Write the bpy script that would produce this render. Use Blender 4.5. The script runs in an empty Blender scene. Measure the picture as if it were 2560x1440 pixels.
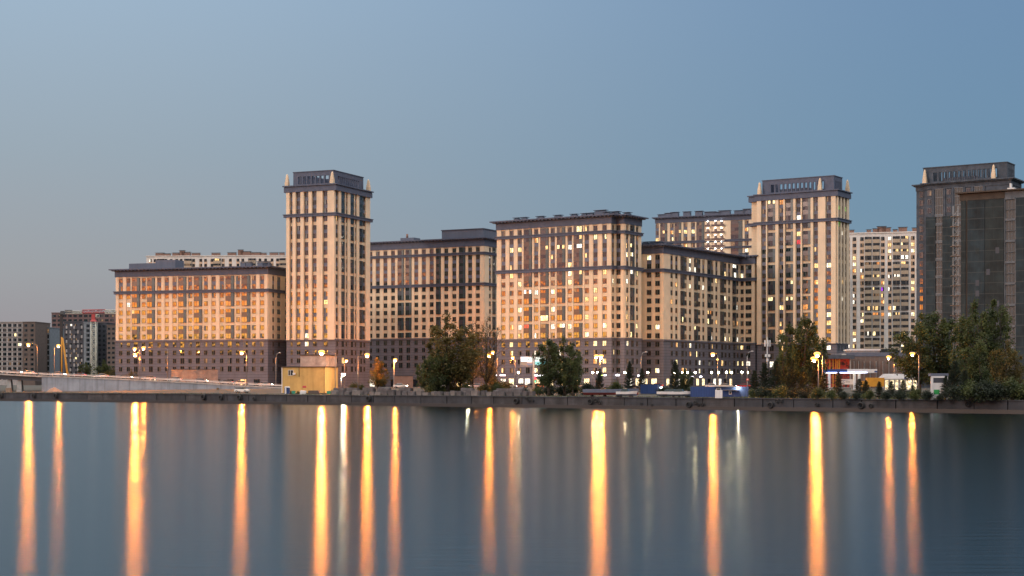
import bpy, bmesh, math, random
from mathutils import Matrix, Vector, Euler
R = math.radians
random.seed(7)
scene = bpy.context.scene

# ------------------------------------------------------------------ camera, sky, sun, exposure
F, HOR, H = 4000.0, 955.0, 5.4          # focal length in photo pixels, horizon row, camera height over the water
cam = bpy.data.cameras.new('camera'); camo = bpy.data.objects.new('camera', cam)
scene.collection.objects.link(camo); scene.camera = camo
camo.location = (0, 0, H); camo.rotation_euler = (R(90), 0, 0)
cam.sensor_width = 36; cam.lens = 36 * F / 2560; cam.shift_y = (HOR - 720) / 2560
cam.clip_start = 0.5; cam.clip_end = 20000
scene.view_settings.view_transform = 'Standard'; scene.view_settings.look = 'None'
scene.view_settings.gamma = 1; scene.view_settings.exposure = 0.0
scene.render.engine = 'CYCLES'
cy = scene.cycles
cy.use_denoising = True; cy.denoising_prefilter = 'ACCURATE'; cy.denoising_input_passes = 'RGB_ALBEDO_NORMAL'
cy.max_bounces = 5; cy.diffuse_bounces = 2; cy.glossy_bounces = 3; cy.transparent_max_bounces = 8
cy.sample_clamp_indirect = 6.0; cy.caustics_reflective = False; cy.caustics_refractive = False
cy.use_light_tree = True
scene.render.filter_size = 1.1

def lin(c):
    return tuple(((v / 255) / 12.92 if v / 255 <= .04045 else ((v / 255 + .055) / 1.055) ** 2.4) for v in c) + (1,)

world = bpy.data.worlds.new('World'); scene.world = world; world.use_nodes = True
nt = world.node_tree; nt.nodes.clear()
def N(t, nt=nt, **kw):
    n = nt.nodes.new(t)
    for k, v in kw.items(): setattr(n, k, v)
    return n
def Mth(op, a, b=None, clamp=False, nt=nt):
    n = nt.nodes.new('ShaderNodeMath'); n.operation = op; n.use_clamp = clamp
    for i, v in enumerate((a, b)):
        if v is None: continue
        if isinstance(v, (int, float)): n.inputs[i].default_value = v
        else: nt.links.new(v, n.inputs[i])
    return n.outputs[0]
def Ramp(fac, stops, nt=nt):
    n = nt.nodes.new('ShaderNodeValToRGB'); cr = n.color_ramp
    while len(cr.elements) > 1: cr.elements.remove(cr.elements[-1])
    cr.elements[0].position = stops[0][0]; cr.elements[0].color = stops[0][1]
    for p, c in stops[1:]:
        e = cr.elements.new(p); e.color = c
    nt.links.new(fac, n.inputs[0]); return n.outputs[0]
def Mix(fac, a, b, nt=nt, blend='MIX'):
    n = nt.nodes.new('ShaderNodeMix'); n.data_type = 'RGBA'; n.blend_type = blend
    for s, v in ((0, fac), (6, a), (7, b)):
        if isinstance(v, (int, float)): n.inputs[s].default_value = v
        elif isinstance(v, tuple): n.inputs[s].default_value = v
        else: nt.links.new(v, n.inputs[s])
    return n.outputs[2]
def Smooth(v, a, b, nt=nt, lo=0.0, hi=1.0):
    n = nt.nodes.new('ShaderNodeMapRange'); n.interpolation_type = 'SMOOTHSTEP'
    nt.links.new(v, n.inputs[0]); n.inputs[1].default_value = a; n.inputs[2].default_value = b
    n.inputs[3].default_value = lo; n.inputs[4].default_value = hi; return n.outputs[0]

tc = N('ShaderNodeTexCoord'); sp = N('ShaderNodeSeparateXYZ'); nt.links.new(tc.outputs['Generated'], sp.inputs[0])
dx, dy, dz = sp.outputs
elev = Mth('MULTIPLY', Mth('ARCSINE', dz), 180 / math.pi)
hlen = Mth('SQRT', Mth('ADD', Mth('MULTIPLY', dx, dx), Mth('MULTIPLY', dy, dy)))
ax = Mth('DIVIDE', dx, Mth('ADD', hlen, 1e-4)); ay = Mth('DIVIDE', dy, Mth('ADD', hlen, 1e-4))
e20 = Mth('DIVIDE', elev, 20.0, clamp=True)
left = Ramp(e20, [(0, lin((154, 144, 148))), (.08, lin((155, 150, 154))), (.19, lin((158, 161, 165))), (.4, lin((155, 170, 182))), (.68, lin((159, 182, 203))), (1, lin((152, 180, 205)))])
right = Ramp(e20, [(0, lin((122, 146, 162))), (.12, lin((120, 149, 167))), (.3, lin((111, 145, 170))), (.66, lin((111, 143, 176))), (1, lin((98, 132, 166)))])
front = Mix(Smooth(ax, -.33, .36), left, right)
front = Mix(Smooth(elev, 16, 44), front, (2.15, 2.02, 1.95, 1))
# the western sky behind the camera's left shoulder, just after sunset: a low band of afterglow over a dark far shore
GX, GY = -.838, -.545
gd = Mth('ADD', Mth('MULTIPLY', ax, GX), Mth('MULTIPLY', ay, GY))
glow = Ramp(e20, [(0, (.02, .018, .02, 1)), (.062, (.03, .02, .02, 1)), (.078, (12, 5.4, .8, 1)), (.115, (14, 5.0, .6, 1)), (.15, (12, 3.0, .5, 1)),
                  (.185, (2.6, 1.0, .7, 1)), (.25, (1.3, .75, .75, 1)), (.38, (.9, .62, .62, 1)), (.7, (.55, .55, .6, 1)), (1, (.40, .46, .55, 1))])
west = Mix(Smooth(gd, .87, .972), Ramp(e20, [(0, (.02, .025, .03, 1)), (.06, (.04, .05, .06, 1)), (.10, (.22, .23, .27, 1)), (.3, (.24, .27, .33, 1)), (.7, (.36, .42, .5, 1)), (1, (.55, .60, .66, 1))]), glow)
west = Mix(Smooth(elev, 16, 44), west, (2.15, 2.02, 1.95, 1))
col = Mix(Smooth(ay, -.25, .2), west, front)
bg = N('ShaderNodeBackground'); nt.links.new(col, bg.inputs[0]); bg.inputs[1].default_value = 1.0
wo = N('ShaderNodeOutputWorld'); nt.links.new(bg.outputs[0], wo.inputs[0])

sun = bpy.data.lights.new('sun', 'SUN'); suno = bpy.data.objects.new('sun', sun); scene.collection.objects.link(suno)
sun.energy = 1.15; sun.angle = R(7); sun.color = (1, .80, .68)
suno.rotation_euler = Vector((.79, .61, -.235)).to_track_quat('-Z', 'Y').to_euler()

# ------------------------------------------------------------------ helpers
def P(px, py, D):
    return Vector(((px - 1280) / F * D, D, H + (HOR - py) / F * D))
def Zp(py, D): return H + (HOR - py) / F * D
def Xp(px, D): return (px - 1280) / F * D

class MB:
    def __init__(s): s.v = []; s.f = []; s.m = []; s.mats = []; s.sm = []
    def mi(s, m):
        if m not in s.mats: s.mats.append(m)
        return s.mats.index(m)
    def poly(s, pts, m, smooth=False):
        n = len(s.v); s.v += [tuple(p) for p in pts]; s.f.append(tuple(range(n, n + len(pts)))); s.m.append(s.mi(m)); s.sm.append(smooth)
    def mesh(s, vs, fs, m, smooth=False):
        n = len(s.v); k = s.mi(m); s.v += [tuple(p) for p in vs]
        for f in fs: s.f.append(tuple(i + n for i in f)); s.m.append(k); s.sm.append(smooth)
    def box(s, x0, x1, y0, y1, z0, z1, m, M=None):
        if x0 > x1: x0, x1 = x1, x0
        if y0 > y1: y0, y1 = y1, y0
        vs = [(x0, y0, z0), (x1, y0, z0), (x1, y1, z0), (x0, y1, z0), (x0, y0, z1), (x1, y0, z1), (x1, y1, z1), (x0, y1, z1)]
        if M: vs = [M @ Vector(v) for v in vs]
        s.mesh(vs, [(0, 3, 2, 1), (4, 5, 6, 7), (0, 1, 5, 4), (1, 2, 6, 5), (2, 3, 7, 6), (3, 0, 4, 7)], m)
    def frustum(s, cx, cy, z0, z1, a0, a1, m, b0=None, b1=None):
        b0 = a0 if b0 is None else b0; b1 = a1 if b1 is None else b1
        vs = [(cx - a0, cy - b0, z0), (cx + a0, cy - b0, z0), (cx + a0, cy + b0, z0), (cx - a0, cy + b0, z0),
              (cx - a1, cy - b1, z1), (cx + a1, cy - b1, z1), (cx + a1, cy + b1, z1), (cx - a1, cy + b1, z1)]
        s.mesh(vs, [(0, 3, 2, 1), (4, 5, 6, 7), (0, 1, 5, 4), (1, 2, 6, 5), (2, 3, 7, 6), (3, 0, 4, 7)], m)
    def tube(s, pts, rs, m, n=8, caps=True):
        pts = [Vector(p) for p in pts]
        if isinstance(rs, (int, float)): rs = [rs] * len(pts)
        vs = []; fs = []
        for i, p in enumerate(pts):
            d = (pts[min(i + 1, len(pts) - 1)] - pts[max(i - 1, 0)]).normalized()
            a = d.cross(Vector((0, 0, 1)));
            if a.length < .05: a = d.cross(Vector((1, 0, 0)))
            a.normalize(); b = d.cross(a)
            for k in range(n):
                t = 2 * math.pi * k / n; vs.append(p + (a * math.cos(t) + b * math.sin(t)) * rs[i])
        for i in range(len(pts) - 1):
            for k in range(n):
                fs.append((i * n + k, i * n + (k + 1) % n, (i + 1) * n + (k + 1) % n, (i + 1) * n + k))
        if caps: fs.append(tuple(range(n))[::-1]); fs.append(tuple(range((len(pts) - 1) * n, len(pts) * n)))
        s.mesh(vs, fs, m, True)
    def ball(s, c, r, m, nu=10, nv=6):
        rx, ry, rz = (r, r, r) if isinstance(r, (int, float)) else r
        vs = [(c[0], c[1], c[2] + rz)]; fs = []
        for j in range(1, nv):
            t = math.pi * j / nv
            for i in range(nu):
                a = 2 * math.pi * i / nu; vs.append((c[0] + rx * math.sin(t) * math.cos(a), c[1] + ry * math.sin(t) * math.sin(a), c[2] + rz * math.cos(t)))
        vs.append((c[0], c[1], c[2] - rz)); L = len(vs) - 1
        for i in range(nu):
            fs.append((0, 1 + i, 1 + (i + 1) % nu)); fs.append((L, L - nu + (i + 1) % nu, L - nu + i))
        for j in range(nv - 2):
            for i in range(nu):
                a = 1 + j * nu + i; b = 1 + j * nu + (i + 1) % nu; fs.append((a, a + nu, b + nu, b))
        s.mesh(vs, fs, m, True)
    def add(s, o, M):
        n = len(s.v); s.v += [tuple(M @ Vector(v)) for v in o.v]
        for f, k, q in zip(o.f, o.m, o.sm): s.f.append(tuple(i + n for i in f)); s.m.append(s.mi(o.mats[k])); s.sm.append(q)
    def data(s, name):
        me = bpy.data.meshes.new(name); me.from_pydata(s.v, [], s.f)
        for m in s.mats: me.materials.append(m)
        me.polygons.foreach_set('material_index', s.m); me.polygons.foreach_set('use_smooth', s.sm); me.update(); return me
    def build(s, name, parent=None, loc=None, rz=0):
        return link(name, s.data(name), parent, loc, rz)
def link(name, me, parent=None, loc=None, rz=0):
    o = bpy.data.objects.new(name, me); scene.collection.objects.link(o)
    if parent: o.parent = parent
    if loc is not None: o.location = loc
    if rz: o.rotation_euler = (0, 0, rz)
    return o
def tag(o, label, cat, group=None):
    o['label'] = label; o['category'] = cat
    if group: o['group'] = group
    return o
def thing(name, label, cat, loc, rz=0, group=None):
    return tag(link(name, None, None, loc, rz), label, cat, group)
def struct(o): o['kind'] = 'structure'; return o
def stuff(o, label=None, cat=None):
    o['kind'] = 'stuff'
    if label: o['label'] = label; o['category'] = cat
    return o
def copy_tree(o, parent=None):
    c = o.copy(); scene.collection.objects.link(c)
    if parent: c.parent = parent
    for ch in o.children: copy_tree(ch, c)
    return c

# ------------------------------------------------------------------ materials
def mat(name, c, rough=.8, metal=0, var=.12, scale=.6, ior=None, bump=0, bscale=3, c2=None, stain=0):
    m = bpy.data.materials.new(name); m.use_nodes = True; t = m.node_tree; b = t.nodes['Principled BSDF']
    b.inputs['Roughness'].default_value = rough; b.inputs['Metallic'].default_value = metal
    if ior: b.inputs['IOR'].default_value = ior
    tcn = t.nodes.new('ShaderNodeTexCoord')
    if var or c2:
        nz = t.nodes.new('ShaderNodeTexNoise'); nz.inputs['Scale'].default_value = scale; nz.inputs['Detail'].default_value = 5
        nz.inputs['Roughness'].default_value = .6
        t.links.new(tcn.outputs['Object'], nz.inputs['Vector'])
        c2 = c2 or tuple(v * (1 - var * 2) for v in c)
        hi = tuple(min(1, v * (1 + var)) for v in c)
        o = Ramp(nz.outputs[0], [(.3, tuple(c2) + (1,)), (.7, tuple(hi) + (1,))], nt=t)
        if stain:
            mp = t.nodes.new('ShaderNodeMapping'); mp.inputs['Scale'].default_value = (.9, .9, .06); t.links.new(tcn.outputs['Object'], mp.inputs[0])
            n2 = t.nodes.new('ShaderNodeTexNoise'); n2.inputs['Scale'].default_value = .8; n2.inputs['Detail'].default_value = 6; t.links.new(mp.outputs[0], n2.inputs['Vector'])
            o = Mix(Mth('MULTIPLY', Smooth(n2.outputs[0], .45, .75, nt=t), stain, nt=t), o, tuple(v * .45 for v in c) + (1,), nt=t)
        t.links.new(o, b.inputs['Base Color'])
    else: b.inputs['Base Color'].default_value = tuple(c) + (1,)
    if bump:
        n3 = t.nodes.new('ShaderNodeTexNoise'); n3.inputs['Scale'].default_value = bscale; n3.inputs['Detail'].default_value = 3
        t.links.new(tcn.outputs['Object'], n3.inputs['Vector'])
        bp = t.nodes.new('ShaderNodeBump'); bp.inputs['Strength'].default_value = bump; bp.inputs['Distance'].default_value = .1
        t.links.new(n3.outputs[0], bp.inputs['Height']); t.links.new(bp.outputs[0], b.inputs['Normal'])
    return m
def coursed(name, c, joint, course, jw, hlen=0, hj=.02, var=.08, rough=.85, stain=.2):
    """cladding with horizontal joints every `course` metres (and vertical ones every `hlen`)"""
    m = mat(name, c, rough, var=var, scale=.25, stain=stain); t = m.node_tree; b = t.nodes['Principled BSDF']
    src = b.inputs['Base Color'].links[0].from_socket
    g = t.nodes.new('ShaderNodeNewGeometry'); tcn = t.nodes.new('ShaderNodeTexCoord'); s = t.nodes.new('ShaderNodeSeparateXYZ')
    t.links.new(tcn.outputs['Object'], s.inputs[0])
    fz = Mth('FRACT', Mth('DIVIDE', s.outputs[2], course, nt=t), nt=t)
    j = Mth('LESS_THAN', fz, jw / course, nt=t)
    if hlen:
        row = Mth('FLOOR', Mth('DIVIDE', s.outputs[2], course, nt=t), nt=t)
        u = Mth('ADD', Mth('ADD', s.outputs[0], s.outputs[1], nt=t), Mth('MULTIPLY', row, hlen * .5, nt=t), nt=t)
        fu = Mth('FRACT', Mth('DIVIDE', u, hlen, nt=t), nt=t)
        j = Mth('MAXIMUM', j, Mth('MULTIPLY', Mth('LESS_THAN', fu, hj / hlen, nt=t), .6, nt=t), nt=t)
        # panel to panel tone
        wn = t.nodes.new('ShaderNodeTexWhiteNoise'); wn.noise_dimensions = '2D'; cb = t.nodes.new('ShaderNodeCombineXYZ')
        t.links.new(row, cb.inputs[1]); t.links.new(Mth('FLOOR', Mth('DIVIDE', u, hlen, nt=t), nt=t), cb.inputs[0]); t.links.new(cb.outputs[0], wn.inputs['Vector'])
        src = Mix(Mth('MULTIPLY', wn.outputs[0], .16, nt=t), src, tuple(v * .55 for v in c) + (1,), nt=t)
    t.links.new(Mix(Mth('MULTIPLY', j, .75, nt=t), src, tuple(joint) + (1,), nt=t), b.inputs['Base Color'])
    return m
def glass(name, c=(.012, .016, .02), ior=1.75, rough=.03, wav=.05):
    m = bpy.data.materials.new(name); m.use_nodes = True; t = m.node_tree; b = t.nodes['Principled BSDF']
    b.inputs['Base Color'].default_value = tuple(c) + (1,); b.inputs['Roughness'].default_value = rough; b.inputs['IOR'].default_value = ior
    tcn = t.nodes.new('ShaderNodeNewGeometry'); n3 = t.nodes.new('ShaderNodeTexNoise'); n3.inputs['Scale'].default_value = .55; n3.inputs['Detail'].default_value = 1
    t.links.new(tcn.outputs['Position'], n3.inputs['Vector'])
    bp = t.nodes.new('ShaderNodeBump'); bp.inputs['Strength'].default_value = wav; bp.inputs['Distance'].default_value = .3
    t.links.new(n3.outputs[0], bp.inputs['Height']); t.links.new(bp.outputs[0], b.inputs['Normal'])
    return m
def lit(name, c, s, var=.5):
    """the lit room behind a pane: uneven, with curtains"""
    m = bpy.data.materials.new(name); m.use_nodes = True; t = m.node_tree; b = t.nodes['Principled BSDF']
    b.inputs['Base Color'].default_value = (.05, .05, .05, 1); b.inputs['Roughness'].default_value = .1
    b.inputs['Emission Color'].default_value = tuple(c) + (1,)
    g = t.nodes.new('ShaderNodeNewGeometry'); n = t.nodes.new('ShaderNodeTexNoise'); n.inputs['Scale'].default_value = 1.3; n.inputs['Detail'].default_value = 2
    t.links.new(g.outputs['Position'], n.inputs['Vector'])
    t.links.new(Mth('MULTIPLY', Smooth(n.outputs[0], .35, .62, nt=t, lo=1 - var, hi=1 + var * .6), s, nt=t), b.inputs['Emission Strength'])
    return m
def emit(name, c, s):
    m = bpy.data.materials.new(name); m.use_nodes = True; b = m.node_tree.nodes['Principled BSDF']
    b.inputs['Base Color'].default_value = (.1, .1, .1, 1); b.inputs['Emission Color'].default_value = tuple(c) + (1,); b.inputs['Emission Strength'].default_value = s
    return m

M = {}
M['cream'] = coursed('cream_cladding', (.68, .545, .385), (.40, .29, .19), .62, .07, 1.6)
M['cream_plain'] = mat('cream_pilaster', (.70, .56, .40), .8, var=.06, scale=.3, stain=.2)
M['stone'] = coursed('mauve_stone', (.128, .128, .158), (.045, .04, .048), 1.0, .13, 2.4, .05, stain=.25)
M['trim'] = mat('slate_trim', (.072, .088, .138), .7, var=.1, scale=.8, stain=.25)
M['spandrel'] = mat('spandrel', (.10, .115, .17), .6, var=.08)
M['roofgrey'] = coursed('roof_sheet', (.11, .13, .18), (.06, .065, .08), 50, .01, 2.2, .08, stain=.2)
M['frame'] = mat('window_frame', (.10, .075, .06), .5, var=0)
M['frame_dark'] = mat('window_frame_dark', (.035, .04, .05), .4, var=0)
M['frame_white'] = mat('window_frame_white', (.45, .45, .45), .5, var=0)
M['side_glass'] = mat('side_glass', (.025, .055, .07), .35, var=.1)
M['loggia_panel'] = glass('loggia_panel', (.035, .035, .05), 1.6, .2)
M['glass'] = glass('glass_dark')
M['glass2'] = glass('glass_curtain', (.075, .07, .065), 1.8, .05)
M['glass3'] = glass('glass_green', (.008, .02, .022), 1.6, .03)
M['warm'] = lit('room_warm', (1, .62, .24), 1.6)
M['yellow'] = lit('room_yellow', (1, .80, .38), 1.9)
M['white'] = lit('room_white', (1, .92, .76), 1.9)
M['orange'] = lit('room_orange', (1, .36, .08), 1.0)
M['red'] = lit('room_red', (1, .03, .06), .9)
M['green'] = lit('room_green', (.35, 1, .12), .9)
M['purple'] = lit('room_purple', (.5, .05, 1), 1.4)
M['dim'] = lit('room_dim', (1, .55, .25), .22)
M['shop'] = lit('shop_light', (1, .78, .42), 2.0)
M['white_wall'] = coursed('white_wall', (.68, .64, .60), (.35, .33, .32), 3.0, .06, 0)
M['pink_wall'] = mat('pink_wall', (.60, .43, .31), .85, var=.06)
M['beige_panel'] = mat('beige_panel', (.42, .33, .24), .8, var=.06)
M['brickvent'] = mat('brick_vent', (.20, .12, .095), .9)
M['concrete'] = mat('raw_concrete', (.066, .082, .108), .9, var=.22, scale=.45, stain=.55)
M['concrete_l'] = mat('pale_concrete', (.34, .34, .33), .9, var=.15, scale=.6, stain=.5)
M['quay'] = coursed('quay_concrete', (.042, .045, .055), (.04, .04, .04), 1.15, .05, 7.0, .12, var=.3, stain=.7)
M['blockc'] = mat('block_concrete', (.11, .10, .105), .9, var=.25, stain=.4); M['blockc2'] = mat('block_concrete_pale', (.19, .17, .165), .9, var=.2, stain=.4)
M['quay2'] = coursed('quay_concrete_patched', (.055, .053, .058), (.03, .03, .03), .9, .05, 2.6, .1, var=.35, stain=.8)
M['wallcon'] = coursed('ramp_concrete', (.28, .31, .36), (.09, .09, .09), 30, .01, 3.4, .12, var=.15, stain=.6)
M['net'] = coursed('safety_net', (.015, .028, .036), (.05, .058, .06), 2.9, .22, 1.7, .07, var=.4, stain=.5)
M['net2'] = coursed('safety_net_green', (.018, .027, .029), (.05, .052, .05), 2.9, .18, 2.3, .07, var=.4, stain=.5)
M['brownpar'] = mat('brown_parapet', (.07, .052, .04), .9, stain=.4)
M['asphalt'] = mat('asphalt', (.06, .058, .055), .8, var=.15, scale=.5)
M['soil'] = mat('ground', (.05, .045, .038), .95, c2=(.022, .026, .016), scale=.15)
M['steel'] = mat('galvanised', (.42, .42, .42), .45, .5, var=.1)
M['dimsteel'] = mat('dull_steel', (.17, .19, .22), .5, var=.1); M['palecon'] = mat('weathered_concrete', (.12, .13, .145), .9, var=.15, stain=.5)
M['pole'] = mat('lamp_pole', (.16, .16, .16), .5, .3, var=.1)
M['polew'] = mat('white_pole', (.5, .48, .45), .5, var=.1)
M['black'] = mat('black_paint', (.02, .02, .022), .5, var=0)
M['rubber'] = mat('rubber', (.012, .012, .013), .8, var=.2)
M['shed'] = mat('yellow_render', (.50, .34, .12), .9, var=.1, scale=.35, stain=.35)
M['shed2'] = mat('patchy_plaster', (.45, .36, .30), .9, c2=(.24, .19, .17), scale=.5)
M['blue'] = coursed('blue_sheet', (.018, .05, .17), (.008, .02, .07), 50, .01, .55, .09, stain=.3)
M['whitep'] = mat('white_paint', (.6, .6, .6), .5, var=.06)
M['teal'] = mat('teal_bin', (.03, .28, .20), .5)
M['wood'] = mat('bark', (.05, .038, .028), .95, var=.3, scale=2)
M['crane_w'] = mat('crane_white', (.50, .52, .45), .5, var=.1)
M['crane_r'] = mat('crane_red', (.38, .05, .05), .5, var=.1)
M['yellowp'] = mat('yellow_paint', (.50, .24, .02), .6)
M['sand'] = mat('sand', (.26, .18, .13), .95, var=.15)
def leaf(name, a, b):
    m = bpy.data.materials.new(name); m.use_nodes = True; t = m.node_tree; p = t.nodes['Principled BSDF']
    p.inputs['Roughness'].default_value = .7
    g = t.nodes.new('ShaderNodeTexCoord'); n = t.nodes.new('ShaderNodeTexNoise'); n.inputs['Scale'].default_value = .45; n.inputs['Detail'].default_value = 4
    t.links.new(g.outputs['Object'], n.inputs['Vector'])
    rc = Ramp(n.outputs[0], [(.38, tuple(a) + (1,)), (.62, tuple(b) + (1,))], nt=t); t.links.new(rc, p.inputs['Base Color'])
    tl = t.nodes.new('ShaderNodeBsdfTranslucent'); mx = t.nodes.new('ShaderNodeMixShader'); mx.inputs[0].default_value = .4
    t.links.new(rc, tl.inputs[0]); t.links.new(p.outputs[0], mx.inputs[1]); t.links.new(tl.outputs[0], mx.inputs[2]); t.links.new(mx.outputs[0], t.nodes['Material Output'].inputs[0])
    return m
M['leaf'] = leaf('leaves', (.024, .042, .014), (.08, .095, .024))
M['leafy'] = leaf('leaves_autumn', (.06, .058, .015), (.14, .10, .025))
M['leafd'] = leaf('needles', (.009, .018, .011), (.02, .032, .014))
M['grass'] = leaf('grass', (.04, .055, .02), (.09, .10, .03))

# ------------------------------------------------------------------ quay line and terrain
QA, QB = Vector((Xp(0, 497), 497)), Vector((Xp(2560, 294), 294))
QS = (QB.y - QA.y) / (QB.x - QA.x)
def QY(x): return QA.y + (x - QA.x) * QS
def g(x, y):
    d = (y - QY(x)) / math.sqrt(1 + QS * QS)
    t = min(1, max(0, (d - 22) / 60)); t = t * t * (3 - 2 * t)
    return 2.05 + 1.35 * t
def PG(px, D):
    x = Xp(px, D); return Vector((x, D, g(x, D)))
def ground():
    xs = [-2500, -1200, -700, -450] + list(range(-330, 341, 10)) + [450, 700, 1200, 2500]
    ds = [0.6, 3, 8, 14, 20, 24, 28, 33, 38, 44, 50, 56, 62, 68, 76, 84, 95, 130, 180, 260, 400, 700, 1500, 4000]
    k = math.sqrt(1 + QS * QS); vs = []; fs = []
    for d in ds:
        for x in xs:
            y = QY(x) + d * k; z = g(x, y)
            if 8 < d < 90 and abs(x) < 340: z += random.uniform(-.05, .05)
            vs.append((x, y, z))
    n = len(xs)
    for j in range(len(ds) - 1):
        for i in range(n - 1): fs.append((j * n + i, j * n + i + 1, (j + 1) * n + i + 1, (j + 1) * n + i))
    mb = MB(); mb.mesh(vs, fs, M['soil'], True); struct(mb.build('ground'))
ground()
# water
def water():
    m = bpy.data.materials.new('water'); m.use_nodes = True; t = m.node_tree; t.nodes.remove(t.nodes['Principled BSDF']); out = t.nodes['Material Output']
    gm = t.nodes.new('ShaderNodeNewGeometry'); mp = t.nodes.new('ShaderNodeMapping'); mp.inputs['Scale'].default_value = (.30, 1.5, 1)
    t.links.new(gm.outputs['Position'], mp.inputs[0])
    n = t.nodes.new('ShaderNodeTexNoise'); n.inputs['Scale'].default_value = 1.0; n.inputs['Detail'].default_value = 4; t.links.new(mp.outputs[0], n.inputs['Vector'])
    bp = t.nodes.new('ShaderNodeBump'); bp.inputs['Strength'].default_value = .2; bp.inputs['Distance'].default_value = .05
    t.links.new(n.outputs[0], bp.inputs['Height'])
    gl = t.nodes.new('ShaderNodeBsdfAnisotropic'); gl.distribution = 'BECKMANN'; gl.inputs['Roughness'].default_value = .198; gl.inputs['Anisotropy'].default_value = .24
    gl.inputs['Color'].default_value = (.62, .70, .75, 1)
    cx = t.nodes.new('ShaderNodeCombineXYZ'); cx.inputs[0].default_value = 1.0; t.links.new(cx.outputs[0], gl.inputs['Tangent']); t.links.new(bp.outputs[0], gl.inputs['Normal'])
    df = t.nodes.new('ShaderNodeBsdfDiffuse'); df.inputs[0].default_value = (.008, .015, .02, 1)
    fr = t.nodes.new('ShaderNodeFresnel'); fr.inputs[0].default_value = 1.24
    mx = t.nodes.new('ShaderNodeMixShader'); t.links.new(fr.outputs[0], mx.inputs[0]); t.links.new(df.outputs[0], mx.inputs[1]); t.links.new(gl.outputs[0], mx.inputs[2]); t.links.new(mx.outputs[0], out.inputs[0])
    mb = MB(); k = .3
    mb.poly([(-3000, -800, 0), (3000, -800, 0), (3000, QY(3000) + k, 0) if QY(3000) > -800 else (1400, -800, 0), (-3000, QY(-3000) + k, 0)], m)
    struct(mb.build('water'))
water()
# quay wall: thick concrete edge, broken into cast bays, with a coping
ang = math.atan2(QB.y - QA.y, QB.x - QA.x)
qw = thing('quay_wall', 'long stained concrete quay wall standing in the water', 'quay wall', (QA.x, QA.y, 0), ang)
mbq = MB(); mbc = MB(); L = (QB - QA).length
u = -160.0
while u < L + 160:
    w = random.uniform(6, 9); o = random.uniform(-.08, .08)
    hz = 1.92 + random.uniform(-.05, .05)
    mbq.box(u + .10, u + w - .10, -.25 + o, 1.2, -1.2, hz, M[random.choice(['quay', 'quay', 'quay2'])])
    mbc.box(u + .03, u + w - .03, -.45 + o, 1.1, hz + .002, hz + .2, M['quay'])
    u += w
mbq.build('wall_face', qw); mbc.build('coping', qw)
mw = MB(); mw.box(-160, L + 160, -.62, -.2, -.5, .28, M['black']); mw.build('waterline_beam', qw)
EX = Vector((math.cos(ang), math.sin(ang))); EY = Vector((-math.sin(ang), math.cos(ang)))
def Q(px, off=0, z=0):
    """point on the quay face seen at column px, `off` metres inland"""
    k = (px - 1280) / F; O = QA + EY * off
    s = (k * O.y - O.x) / (EX.x - k * EX.y); p = O + EX * s
    return Vector((p.x, p.y, z))
# lower quay road and the street before the buildings
def strip(name, pts, w, m, dz=.05, follow=True):
    mb = MB(); vs = []
    for (x, y, *z) in pts:
        for s in (-w / 2, w / 2):
            yy = y + s; vs.append((x, yy, (z[0] if z else g(x, yy) + .06) + dz))
    fs = [(2 * i, 2 * i + 2, 2 * i + 3, 2 * i + 1) for i in range(len(pts) - 1)]
    mb.mesh(vs, fs, m); return struct(mb.build(name))
strip('quay_road', [(x, QY(x) + 22, ) for x in range(-230, -68, 6)], 12, M['asphalt'])
strip('street', [(x, 520 - (x + 70) * .13) for x in range(-75, 171, 7)], 16, M['asphalt'])

# ------------------------------------------------------------------ window kit
def win_mb(w, h, l, r, frame='frame', cut=.5):
    mb = MB(); f = M[frame]; t = .10
    mb.box(-w / 2, w / 2, -.10, .02, -h / 2, -h / 2 + t, f); mb.box(-w / 2, w / 2, -.10, .02, h / 2 - t, h / 2, f)
    mb.box(-w / 2, -w / 2 + t, -.10, .02, -h / 2 + t, h / 2 - t, f); mb.box(w / 2 - t, w / 2, -.10, .02, -h / 2 + t, h / 2 - t, f)
    x = -w / 2 + t + (w - 2 * t) * cut
    mb.box(x - .05, x + .05, -.09, .02, -h / 2 + t, h / 2 - t, f)
    for a, b, m in ((-w / 2 + t, x - .05, l), (x + .05, w / 2 - t, r)):
        mb.poly([(a, -.04, -h / 2 + t), (b, -.04, -h / 2 + t), (b, -.04, h / 2 - t), (a, -.04, h / 2 - t)], M[m])
    return mb
VAR = {'dark': [('glass', 'glass'), ('glass', 'glass2'), ('glass2', 'glass'), ('glass', 'glass'), ('glass3', 'glass'), ('glass', 'glass3'), ('side_glass', 'glass')], 'teal': [('glass3', 'glass3'), ('glass3', 'glass')],
       'dim': [('glass2', 'dim'), ('dim', 'glass')],
       'lit': [('warm', 'warm'), ('yellow', 'warm'), ('yellow', 'yellow'), ('white', 'white'), ('white', 'yellow'), ('warm', 'glass2'), ('glass2', 'yellow'), ('orange', 'warm'), ('yellow', 'white'), ('white', 'glass2')],
       'odd': [('orange', 'orange'), ('red', 'red'), ('green', 'green'), ('glass2', 'red'), ('purple', 'glass')]}
cache = {}
def win_tpl(w, h, kind, frame, rnd):
    l, r = rnd.choice(VAR[kind]); key = (round(w, 2), round(h, 2), l, r, frame)
    if key not in cache:
        mb = win_mb(w, h, l, r, frame, .5 if w < 1.8 else .36); cache[key] = (mb, mb.data('window'))
    return cache[key]

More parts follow.
